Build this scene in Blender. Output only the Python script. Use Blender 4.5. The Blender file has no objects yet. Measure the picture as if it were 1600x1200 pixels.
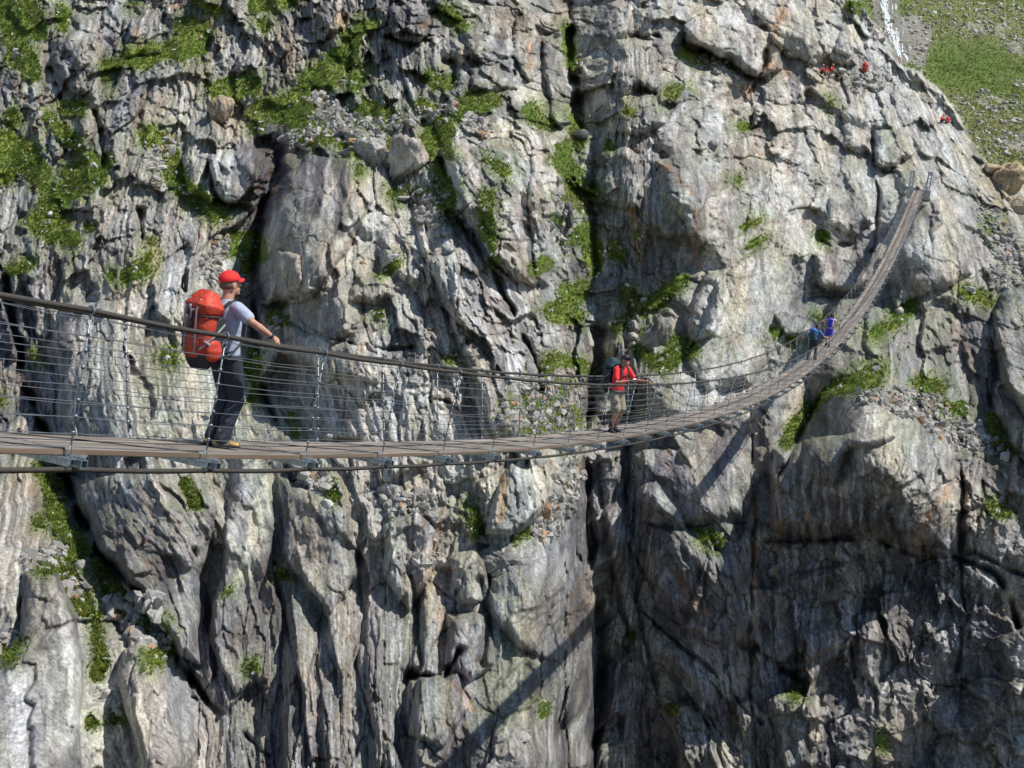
import bpy, bmesh, math, random
import numpy as np
from mathutils import Vector, Matrix, Quaternion
random.seed(7)
scene = bpy.context.scene
COL = scene.collection

# ------------------------------------------------------------------ camera
F_PX, PIT, ROLL = 1701.4, 0.1499, 0.1078            # focal length in 1600-px units, pitch down, roll
cp, sp, cr, sr = math.cos(PIT), math.sin(PIT), math.cos(ROLL), math.sin(ROLL)
UP0 = np.array([0, sp, cp]); FWD = np.array([0, cp, -sp]); EX = np.array([1.0, 0, 0])
RIGHT = cr * EX + sr * UP0
UP = -sr * EX + cr * UP0
cam_d = bpy.data.cameras.new('camera'); cam = bpy.data.objects.new('camera', cam_d); COL.objects.link(cam)
cam_d.sensor_width = 36; cam_d.lens = 36 * F_PX / 1600; cam_d.clip_start = 0.1; cam_d.clip_end = 3000
m = Matrix.Identity(4)
for i in range(3):
    m[i][0] = RIGHT[i]; m[i][1] = UP[i]; m[i][2] = -FWD[i]
cam.matrix_world = m
scene.camera = cam
scene.render.resolution_x = 1024; scene.render.resolution_y = 768

# ------------------------------------------------------------------ light
SUN = np.array([0.50, -0.115, 0.83]); SUN = SUN / np.linalg.norm(SUN)
el = math.asin(SUN[2]); az = math.atan2(SUN[0], SUN[1])
world = bpy.data.worlds.new('World'); scene.world = world; world.use_nodes = True
wn = world.node_tree.nodes; wl = world.node_tree.links
sky = wn.new('ShaderNodeTexSky'); sky.sky_type = 'NISHITA'; sky.sun_disc = False
sky.sun_elevation = el; sky.sun_rotation = az; sky.altitude = 1700
sky.air_density = 1.0; sky.dust_density = 0.6
bg = wn['Background']; bg.inputs['Strength'].default_value = 0.12
wl.new(sky.outputs['Color'], bg.inputs['Color'])
sun_d = bpy.data.lights.new('sun', 'SUN'); sun_d.energy = 4.7; sun_d.angle = math.radians(0.5); sun_d.color = (1.0, 0.955, 0.88)
sun = bpy.data.objects.new('sun', sun_d); COL.objects.link(sun)
sun.rotation_euler = Vector(SUN.tolist()).to_track_quat('Z', 'Y').to_euler(); sun.location = (60, 0, 90)
vs = scene.view_settings; vs.view_transform = 'Standard'; vs.look = 'None'; vs.exposure = 0.2; vs.gamma = 1.0
vs.use_curve_mapping = False
scene.render.engine = 'CYCLES'

# ------------------------------------------------------------------ helpers
def ray(u, v):
    """direction of the line of sight through a point of the photograph (unit depth along the axis)"""
    u = np.asarray(u, float); v = np.asarray(v, float)
    x = (u - 800) / F_PX; y = -(v - 600) / F_PX
    return FWD + x[..., None] * RIGHT + y[..., None] * UP

def tag(o, label=None, cat=None, group=None, kind=None):
    if label: o['label'] = label
    if cat: o['category'] = cat
    if group: o['group'] = group
    if kind: o['kind'] = kind
    return o

def empty(name, loc, label, cat, group=None, rz=0.0):
    o = bpy.data.objects.new(name, None); COL.objects.link(o)
    o.location = loc; o.rotation_euler = (0, 0, rz); o.empty_display_size = 0.2
    return tag(o, label, cat, group)

def add_obj(name, me, mat=None, parent=None):
    o = bpy.data.objects.new(name, me); COL.objects.link(o)
    if mat is not None and not me.materials: me.materials.append(mat)
    if parent is not None: o.parent = parent
    return o

def np_mesh(name, verts, faces, smooth=False):
    """verts (n,3), faces (m,k) arrays"""
    verts = np.ascontiguousarray(verts, dtype=np.float32); faces = np.ascontiguousarray(faces, dtype=np.int32)
    me = bpy.data.meshes.new(name)
    n, k = faces.shape
    me.vertices.add(len(verts)); me.vertices.foreach_set('co', verts.ravel())
    me.loops.add(n * k); me.loops.foreach_set('vertex_index', faces.ravel())
    me.polygons.add(n); me.polygons.foreach_set('loop_start', np.arange(0, n * k, k, dtype=np.int32))
    me.polygons.foreach_set('use_smooth', np.full(n, smooth))
    me.update(calc_edges=True)
    return me

def color_attr(me, name, rgba):
    a = me.color_attributes.new(name, 'FLOAT_COLOR', 'POINT')
    a.data.foreach_set('color', np.ascontiguousarray(rgba, dtype=np.float32).ravel())

# lattice noise
_rng = np.random.RandomState(11)
_TAB = _rng.rand(512, 512).astype(np.float32)
def noise2(x, y, seed=0):
    x = x + seed * 37.13; y = y + seed * 91.7
    xi = np.floor(x); yi = np.floor(y); fx = (x - xi).astype(np.float32); fy = (y - yi).astype(np.float32)
    xi = xi.astype(np.int64); yi = yi.astype(np.int64)
    fx = fx * fx * fx * (fx * (fx * 6 - 15) + 10); fy = fy * fy * fy * (fy * (fy * 6 - 15) + 10)
    x0 = xi & 511; x1 = (xi + 1) & 511; y0 = yi & 511; y1 = (yi + 1) & 511
    a = _TAB[y0, x0]; b = _TAB[y0, x1]; c = _TAB[y1, x0]; d = _TAB[y1, x1]
    return ((a + (b - a) * fx) * (1 - fy) + (c + (d - c) * fx) * fy) * 2 - 1
def fbm(x, y, seed=0, octv=4, gain=0.5):
    r = 0; amp = 1; t = 0
    for i in range(octv):
        r = r + amp * noise2(x, y, seed + i * 3); t += amp; amp *= gain; x = x * 2.03; y = y * 2.03
    return r / t
def ridged(x, y, seed=0, octv=4):
    r = 0; amp = 1; t = 0
    for i in range(octv):
        r = r + amp * (1 - np.abs(noise2(x, y, seed + i * 5)) * 2); t += amp; amp *= 0.55; x = x * 2.1; y = y * 2.1
    return r / t
def hash2(ix, iy, k):
    return _TAB[(iy * 7 + k * 131 + 17) & 511, (ix * 3 + k * 57 + (iy >> 3) * 13) & 511]
def blocks(x, y, seed=0, sharp=12.0, tilt=0.6, off=1.0, bx=0.0, by=0.0):
    """soft-blended planes on jittered cells: returns height, f2-f1 (gap), cell random"""
    xi = np.floor(x).astype(np.int64); yi = np.floor(y).astype(np.int64)
    ws = np.zeros(x.shape, np.float32); hs = np.zeros(x.shape, np.float32)
    f1 = np.full(x.shape, 9.0, np.float32); f2 = np.full(x.shape, 9.0, np.float32); idr = np.zeros(x.shape, np.float32)
    for dy in (-1, 0, 1):
        for dx in (-1, 0, 1):
            cx = xi + dx; cy = yi + dy
            jx = hash2(cx, cy, seed * 5 + 1); jy = hash2(cx, cy, seed * 5 + 2)
            ex = (x - (cx + 0.1 + 0.8 * jx)).astype(np.float32); ey = (y - (cy + 0.1 + 0.8 * jy)).astype(np.float32)
            d = np.sqrt(ex * ex + ey * ey)
            r = hash2(cx, cy, seed * 5 + 3)
            tx = hash2(cx, cy, seed * 5 + 4) - 0.5; ty = hash2(cx, cy, seed * 5 + 5) - 0.5
            h = off * (r - 0.5) + (tilt * 2 * tx - bx) * ex + (tilt * 2 * ty - by) * ey
            w = np.exp(-sharp * d)
            ws += w; hs += w * h
            c = d < f1
            f2 = np.where(c, f1, np.minimum(f2, d)); idr = np.where(c, r, idr); f1 = np.where(c, d, f1)
    return hs / ws, f2 - f1, idr
def sstep(a, b, x):
    t = np.clip((x - a) / (b - a), 0, 1); return t * t * (3 - 2 * t)

def tps(pts):
    """thin-plate interpolation of control values (u, v, value) -> function"""
    P = np.array(pts, float); X = P[:, :2] / 400.0; n = len(X)
    def U(r2): return np.where(r2 > 1e-12, 0.5 * r2 * np.log(r2 + 1e-12), 0)
    r2 = ((X[:, None] - X[None]) ** 2).sum(2)
    K = U(r2) + np.eye(n) * 0.004; Q = np.hstack([np.ones((n, 1)), X])
    A = np.zeros((n + 3, n + 3)); A[:n, :n] = K; A[:n, n:] = Q; A[n:, :n] = Q.T
    w = np.linalg.solve(A, np.concatenate([P[:, 2], np.zeros(3)]))
    def f(u, v):
        sh = u.shape; Y = np.stack([u.ravel(), v.ravel()], 1) / 400.0
        out = w[n] + Y @ w[n + 1:]
        for i in range(n):
            out = out + w[i] * U(((Y - X[i]) ** 2).sum(1))
        return out.reshape(sh)
    return f
# coarse lattice on which the slowly varying fields are evaluated
CU = np.arange(-260, 1861, 10.0); CV = np.arange(-260, 1461, 10.0)
CUU, CVV = np.meshgrid(CU, CV)
def sample(grid, u, v):
    x = np.clip((u - CU[0]) / 10.0, 0, len(CU) - 1.001); y = np.clip((v - CV[0]) / 10.0, 0, len(CV) - 1.001)
    xi = x.astype(int); yi = y.astype(int); fx = x - xi; fy = y - yi
    return (grid[yi, xi] * (1 - fx) + grid[yi, xi + 1] * fx) * (1 - fy) + (grid[yi + 1, xi] * (1 - fx) + grid[yi + 1, xi + 1] * fx) * fy
# ------------------------------------------------------------------ the gorge wall
# broad relief: distance of the rock (metres) at surveyed points
DEPTH = [(-260,-260,118),(0,-200,110),(400,-200,112),(800,-200,118),(1200,-200,124),(1860,-260,150),
 (0,0,100),(200,0,100),(400,0,101),(600,0,100),(800,0,102),(890,0,112),(960,0,107),(1100,0,110),(1300,0,116),
 (0,150,92),(200,150,91),(400,150,93),(600,150,91),(780,150,90),(895,150,104),(950,150,98),(1100,150,103),(1250,150,109),(1400,150,113),(1500,200,116),
 (0,300,85),(200,300,84),(380,300,86),(500,300,78),(650,300,79),(790,300,77),(860,300,82),(905,300,96),(960,300,94),(1060,300,88),(1200,300,97),(1350,300,102),(1440,278,103.5),(1440,300,101.2),(1430,330,99.5),(1520,300,106),(1600,300,112),
 (-100,450,78),(60,450,78),(200,450,76),(330,450,76),(395,450,81),(480,450,71),(650,450,71),(780,450,72),(850,450,81),(900,450,88),(960,450,90),(1060,450,88),(1120,450,87),(1250,450,93),(1370,450,97),(1450,420,96),(1560,450,98),(1700,450,98),
 (-100,600,73),(30,600,74),(130,600,68),(300,600,69),(400,600,74),(520,600,66),(700,600,66),(810,600,70),(870,600,77),(930,600,86),(990,600,82),(1080,600,81),(1200,600,86),(1290,600,88),(1350,600,80),(1450,600,88),(1550,600,86),(1700,600,84),
 (-100,750,62),(30,750,62),(100,750,67),(180,750,60),(300,750,61),(480,750,62),(650,750,62),(800,750,64),(880,750,69),(930,750,79),(990,750,78),(1080,750,76),(1190,750,78),(1330,730,73),(1440,730,73),(1550,750,78),(1700,750,78),
 (-100,900,52),(60,900,53),(140,900,55),(240,900,57),(300,900,58),(450,900,60),(600,900,60),(750,900,60),(870,900,64),(930,900,76),(1000,900,76),(1100,900,73),(1200,900,77),(1330,900,77),(1450,900,77),(1580,900,76),(1700,900,76),
 (-100,1050,47),(60,1050,48),(150,1050,51),(240,1050,50),(320,1050,55.5),(450,1050,54.5),(600,1050,54.5),(750,1050,55.5),(880,1050,61),(930,1050,74.5),(1020,1050,75),(1120,1050,74),(1250,1050,76),(1400,1050,76),(1580,1050,75),(1700,1050,75),
 (-100,1200,43),(60,1200,44),(160,1200,47),(240,1200,46),(330,1200,50),(450,1200,50.5),(600,1200,51),(750,1200,52),(880,1200,57.5),(930,1200,71),(1050,1200,74),(1200,1200,75),(1400,1200,75),(1600,1200,74),
 (-260,1460,36),(300,1460,48),(800,1460,58),(1300,1460,72),(1860,1460,70)]
# lean of the foliation: sideways px per px downwards
LEAN = [(0,0,-.15),(100,100,-.22),(300,100,-.2),(450,60,-.05),(550,100,.1),(700,80,0),(100,250,-.15),(250,250,-.2),(150,400,-.12),(60,500,.05),(300,450,.0),
 (480,300,-.12),(450,450,-.05),(620,350,.1),(700,300,.38),(780,350,.36),(740,450,.36),(830,560,.25),(650,560,.22),(520,620,.22),(430,560,.12),
 (150,600,.08),(200,760,.4),(280,900,.5),(150,900,.35),(40,800,-.05),(60,1050,.05),(240,1120,.28),(330,1000,.2),(450,820,.25),(560,800,.15),(480,1000,.05),(620,1050,-.03),(700,850,-.15),(850,900,.12),(850,1100,.1),
 (940,100,-.05),(1000,250,-.02),(1100,150,.05),(1100,350,.0),(1200,500,-.15),(1250,300,.05),(1350,150,.25),(1480,180,.5),(1420,350,.2),(1480,550,.05),(1300,700,.0),(1050,850,.28),(1050,1050,.2),(1250,1000,-.03),(1450,1000,.03),(1550,850,.05),(1560,500,.3)]
# 0 = splintered schist, 1 = ice-polished
POLISH = [(0,0,.1),(200,150,.15),(400,100,.05),(600,100,.05),(780,120,.3),(100,300,.05),(300,270,.3),(480,320,.95),(450,430,.95),(600,450,.55),(700,350,.15),(800,350,.1),(750,600,.15),(560,600,.55),
 (150,550,.5),(200,450,.3),(200,800,.3),(60,1050,.55),(240,1150,.5),(400,850,.75),(500,850,.85),(600,950,.8),(750,1000,.8),(850,900,.7),(450,1000,.75),(700,850,.7),(600,1150,.7),(850,1150,.6),(960,250,.6),(1100,60,.7),(1150,200,.55),(1060,330,.8),(1200,450,.95),(1300,300,1.0),(1420,400,1.0),(1300,150,.8),
 (1480,180,.6),(1400,550,.35),(1580,550,.7),(1330,650,.9),(1300,780,.4),(1100,720,.9),(1050,950,.6),(1300,1000,.3),(1500,1000,.35),(960,900,.3),(1450,1150,.3),(900,600,.1),(870,450,.1)]
# tone of the stone: 0 dark wet schist .. 1 pale granite
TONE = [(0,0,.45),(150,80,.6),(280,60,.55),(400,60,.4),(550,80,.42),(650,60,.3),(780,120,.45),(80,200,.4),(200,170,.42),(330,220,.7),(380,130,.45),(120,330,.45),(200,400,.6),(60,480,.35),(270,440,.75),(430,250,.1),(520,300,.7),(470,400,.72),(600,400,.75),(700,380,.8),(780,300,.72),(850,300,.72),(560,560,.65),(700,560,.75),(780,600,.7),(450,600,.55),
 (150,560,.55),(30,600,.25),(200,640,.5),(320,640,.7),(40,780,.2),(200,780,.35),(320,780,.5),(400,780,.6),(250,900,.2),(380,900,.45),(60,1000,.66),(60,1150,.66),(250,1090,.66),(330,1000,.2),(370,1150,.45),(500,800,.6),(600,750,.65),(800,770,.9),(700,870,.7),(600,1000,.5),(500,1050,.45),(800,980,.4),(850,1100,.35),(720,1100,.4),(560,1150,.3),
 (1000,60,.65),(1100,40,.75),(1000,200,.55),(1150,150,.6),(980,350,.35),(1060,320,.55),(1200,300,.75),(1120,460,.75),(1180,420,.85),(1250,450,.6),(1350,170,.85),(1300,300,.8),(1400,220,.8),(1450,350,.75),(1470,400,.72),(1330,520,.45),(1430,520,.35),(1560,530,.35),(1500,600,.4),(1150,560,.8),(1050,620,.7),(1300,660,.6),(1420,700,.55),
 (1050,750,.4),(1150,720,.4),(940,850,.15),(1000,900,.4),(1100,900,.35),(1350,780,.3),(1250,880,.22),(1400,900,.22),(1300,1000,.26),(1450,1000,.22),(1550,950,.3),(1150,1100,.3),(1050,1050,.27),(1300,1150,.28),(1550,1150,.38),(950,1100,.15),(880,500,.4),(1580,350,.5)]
# masses that stand proud: outline, lift (m), rounding of the rim (px), slope right, slope down (m per 100 px)
MASS = [
 ([(410,335),(438,278),(500,246),(548,250),(572,272),(590,310),(566,350),(545,390),(520,425),(490,470),(455,478),(418,470),(406,430)],4.2,42,0,0),
 ([(408,400),(440,385),(470,400),(475,450),(460,478),(420,474),(405,450)],1.4,18,0,-1.0),
 ([(560,440),(590,428),(612,435),(610,465),(580,478),(545,470),(545,452)],1.6,14,0,-.8),
 ([(497,478),(530,462),(545,480),(545,520),(520,540),(490,520)],1.3,20,0,0),
 ([(440,500),(480,520),(560,545),(600,560),(590,600),(520,590),(450,570)],1.5,18,0,-.6),
 ([(686,235),(705,224),(732,240),(765,214),(800,236),(812,300),(818,380),(838,450),(800,436),(765,405),(738,352),(712,300)],4.0,18,0,0),
 ([(836,232),(858,246),(866,330),(856,450),(832,446),(824,330)],1.8,14,0,0),
 ([(650,330),(700,330),(745,420),(790,530),(820,620),(835,680),(760,690),(740,600),(700,500),(660,400)],2.2,22,-.5,0),
 ([(34,895),(85,886),(118,960),(132,1050),(124,1118),(135,1260),(-60,1260),(-60,1090),(26,1000)],3.0,26,0,0),
 ([(192,1016),(215,1008),(250,1045),(286,1080),(292,1260),(246,1260),(208,1140),(180,1060)],2.6,22,0,0),
 ([(1070,36),(1110,22),(1170,36),(1228,58),(1222,108),(1188,122),(1130,95),(1074,72)],3.4,16,0,-.8),
 ([(960,60),(1010,62),(1040,90),(1030,140),(975,145),(955,110)],2.2,22,0,-.6),
 ([(970,150),(1020,145),(1040,190),(1000,212),(960,200)],2.0,20,0,-.6),
 ([(935,235),(975,225),(1010,248),(1005,330),(950,320),(935,280)],2.2,18,0,-.8),
 ([(1030,250),(1075,242),(1106,262),(1098,380),(1082,392),(1062,330),(1035,300)],3.0,20,0,0),
 ([(1252,690),(1285,612),(1322,600),(1362,610),(1388,655),(1402,682),(1330,700),(1300,760),(1262,740)],3.0,22,0,0),
 ([(1205,700),(1260,690),(1390,660),(1486,664),(1492,760),(1486,862),(1380,838),(1262,842),(1200,832)],4.5,26,0,-.9),
 ([(1545,520),(1560,455),(1600,440),(1700,450),(1700,640),(1600,660),(1560,600)],3.4,24,0,0),
 ([(1540,590),(1590,600),(1650,620),(1650,740),(1590,705),(1552,650)],2.4,20,0,0),
 ([(1432,318),(1500,300),(1526,335),(1516,420),(1492,446),(1440,462),(1402,480),(1386,440),(1404,375)],2.8,26,0,0),
 ([(1372,205),(1420,200),(1430,240),(1400,262),(1368,255)],2.2,16,0,-.6),
 ([(1292,310),(1330,292),(1364,310),(1360,350),(1330,372),(1295,350)],1.8,18,0,0),
 ([(1270,400),(1330,388),(1366,400),(1368,440),(1330,458),(1280,448)],2.6,16,0,-.8),
 ([(1205,490),(1240,468),(1280,480),(1310,520),(1270,535),(1225,525)],2.2,18,0,-.4),
 ([(1320,165),(1345,160),(1370,200),(1365,240),(1325,235),(1318,200)],1.5,16,0,0),
 ([(1180,10),(1240,10),(1330,60),(1345,100),(1300,100),(1230,90),(1210,60)],2.6,20,0,-.6),
 ([(1310,40),(1335,30),(1346,78),(1325,90),(1300,75)],1.6,10,0,-.6),
 ([(1078,560),(1108,482),(1132,424),(1188,380),(1240,400),(1228,470),(1204,560),(1180,604),(1104,612)],3.0,30,0,0),
 ([(1104,425),(1130,420),(1140,470),(1120,520),(1080,540),(1072,500)],2.2,16,0,0),
 ([(1016,590),(1110,586),(1132,634),(1100,668),(1006,668)],1.6,12,0,0),
 ([(985,704),(1170,690),(1184,760),(1160,812),(1060,818),(1000,780)],2.0,22,0,-.3),
 ([(1000,765),(1028,748),(1060,800),(1104,872),(1092,960),(1040,950),(986,860)],2.6,22,0,0),
 ([(1104,862),(1160,866),(1186,905),(1180,1000),(1110,1012),(1070,980)],2.2,20,0,0),
 ([(938,706),(976,704),(982,800),(1000,900),(985,1000),(960,900),(945,800)],2.2,14,0,0),
 ([(78,62),(158,50),(164,110),(152,158),(122,150),(88,112)],1.8,14,0,0),
 ([(195,30),(255,25),(258,80),(200,92)],1.6,12,0,-.4),
 ([(78,202),(104,202),(102,245),(88,248)],1.2,8,0,0),
 ([(292,214),(330,190),(352,205),(345,260),(332,318),(296,302),(284,250)],2.4,16,0,0),
 ([(330,250),(396,228),(414,256),(406,290),(372,322),(336,310)],2.4,12,0,0),
 ([(606,10),(660,5),(668,60),(640,70),(612,58)],3.0,12,0,-.5),
 ([(490,0),(530,2),(534,50),(500,62),(482,40)],1.6,10,0,0),
 ([(725,48),(800,30),(806,90),(770,100),(735,92)],2.0,12,0,-.6),
 ([(730,100),(800,92),(806,138),(740,138)],1.6,10,0,-.5),
 ([(803,30),(832,14),(846,60),(838,120),(820,128),(803,90)],1.8,10,0,0),
 ([(846,60),(880,34),(886,90),(893,170),(878,200),(858,185),(846,120)],2.2,10,0,0),
 ([(95,478),(196,470),(206,600),(200,700),(104,700),(90,560)],2.6,22,0,0),
 ([(104,742),(300,735),(338,800),(312,900),(318,1040),(280,1020),(230,960),(160,880)],3.4,20,0,0),
 ([(360,740),(420,735),(430,830),(410,930),(420,1060),(370,1090),(330,1000),(345,860)],1.8,18,0,0),
 ([(430,745),(490,770),(548,800),(560,900),(520,960),(450,880)],2.0,22,0,0),
 ([(600,820),(650,800),(680,830),(675,900),(640,960),(600,900)],2.0,16,0,0),
 ([(752,832),(786,745),(808,720),(836,740),(850,790),(832,812),(792,836)],2.2,12,0,0),
 ([(700,870),(735,856),(760,870),(755,940),(720,950),(706,910)],1.8,16,0,0),
 ([(760,900),(830,880),(880,860),(895,960),(880,1040),(800,1010),(760,960)],1.6,20,0,0),
 ([(700,960),(760,960),(770,1040),(740,1070),(700,1040)],1.8,18,0,-.5),
 ([(640,1060),(720,1055),(740,1110),(700,1170),(640,1150)],2.0,20,0,-.5),
 ([(880,870),(915,880),(925,1000),(930,1200),(890,1200)],1.2,12,0,0),
 ([(1230,900),(1330,880),(1350,930),(1340,1010),(1270,1030),(1236,980)],1.4,16,0,-.4),
 ([(1340,960),(1370,950),(1385,1000),(1375,1080),(1345,1060)],1.6,12,0,0),
 ([(1200,1090),(1250,1075),(1290,1110),(1300,1200),(1220,1200)],1.8,16,0,0),
 ([(1560,1000),(1600,980),(1700,1000),(1700,1130),(1580,1110)],2.0,16,0,-.4),
 ([(1040,1100),(1075,1090),(1120,1160),(1140,1240),(1060,1240)],1.8,14,0,0),
]
# clefts: line, width (px), depth (m)
CLEFT = [
 ([(893,-60),(888,0),(892,60),(898,140),(908,200)],11,5),([(936,520),(930,590),(920,700),(916,800),(924,900),(938,1000),(930,1100),(932,1260)],15,4.5),
 ([(984,700),(980,800),(990,900),(1004,1000),(1030,1100)],5,1.4),([(4,400),(18,480),(42,590),(88,710)],12,6),([(98,742),(150,862),(240,950),(284,1030),(330,1100),(420,1180)],13,5),
 ([(440,252),(404,335),(396,420),(400,520),(408,600),(428,660)],9,4),([(412,215),(440,240),(436,285),(410,300)],18,3.5),([(686,250),(716,330),(758,408),(800,480),(832,560),(848,610)],6,3),
 ([(1200,80),(1176,160),(1162,200),(1188,190)],5,2),([(1366,200),(1372,300),(1362,400)],4,1.6),([(1196,846),(1300,842),(1380,846),(1440,872),(1520,866),(1600,900)],5,1.4),
 ([(1004,955),(1060,1010),(1110,1050),(1190,1130)],4,1.0),([(1172,620),(1176,800),(1170,1000),(1182,1200)],4,1.2),([(1498,690),(1500,860),(1512,1000)],5,2),
 ([(545,540),(600,546),(640,540)],7,2),([(480,700),(530,690),(560,692)],9,2),([(1290,610),(1250,680),(1215,740)],6,2),([(1072,66),(1130,98),(1190,126)],9,3),
 ([(600,62),(612,60),(660,72)],6,2.5),([(575,60),(560,90),(545,110)],8,2),([(690,95),(706,100),(708,130)],8,3),([(470,465),(440,480),(412,478)],10,3),([(930,250),(922,330),(930,420)],10,2.5),
 ([(1000,820),(1060,826),(1160,818)],4,.9),([(640,890),(652,960),(660,1040),(640,1150)],6,1.3),([(760,640),(770,880)],0.1,0),([(668,880),(700,820)],0.1,0),([(745,905),(760,980),(750,1040)],6,1.4),
 ([(560,900),(575,960),(560,1040),(590,1150)],6,1.1),([(430,880),(445,980),(480,1080)],6,1.2),([(300,860),(330,960),(340,1060)],8,1.6),([(85,110),(100,160),(130,165)],7,2.4),([(150,175),(158,260)],6,2.5),
 ([(320,215),(332,300),(350,320),(390,322)],8,3),([(215,330),(222,375),(238,372)],6,2.5),([(1030,60),(970,62)],4,1.5),([(985,58),(1020,66)],5,1.6),([(1000,140),(1022,146)],5,1.6),([(1560,610),(1640,700)],6,2),([(1548,460),(1556,560),(1545,640)],8,2.5),
 ([(1270,458),(1330,464),(1350,440)],9,3),([(1410,250),(1390,268),(1370,262)],6,2),([(1285,380),(1325,382)],5,2),([(1490,870),(1560,900),(1590,980)],7,3),([(1220,1040),(1260,1060)],6,2),([(1100,1000),(1180,1010)],5,1.5),([(720,1020),(700,1060),(640,1056)],6,2),
 ([(1450,340),(1460,400)],4,.8),([(1330,980),(1336,1060)],5,1.6),([(1500,960),(1496,1050)],6,2)]
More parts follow.
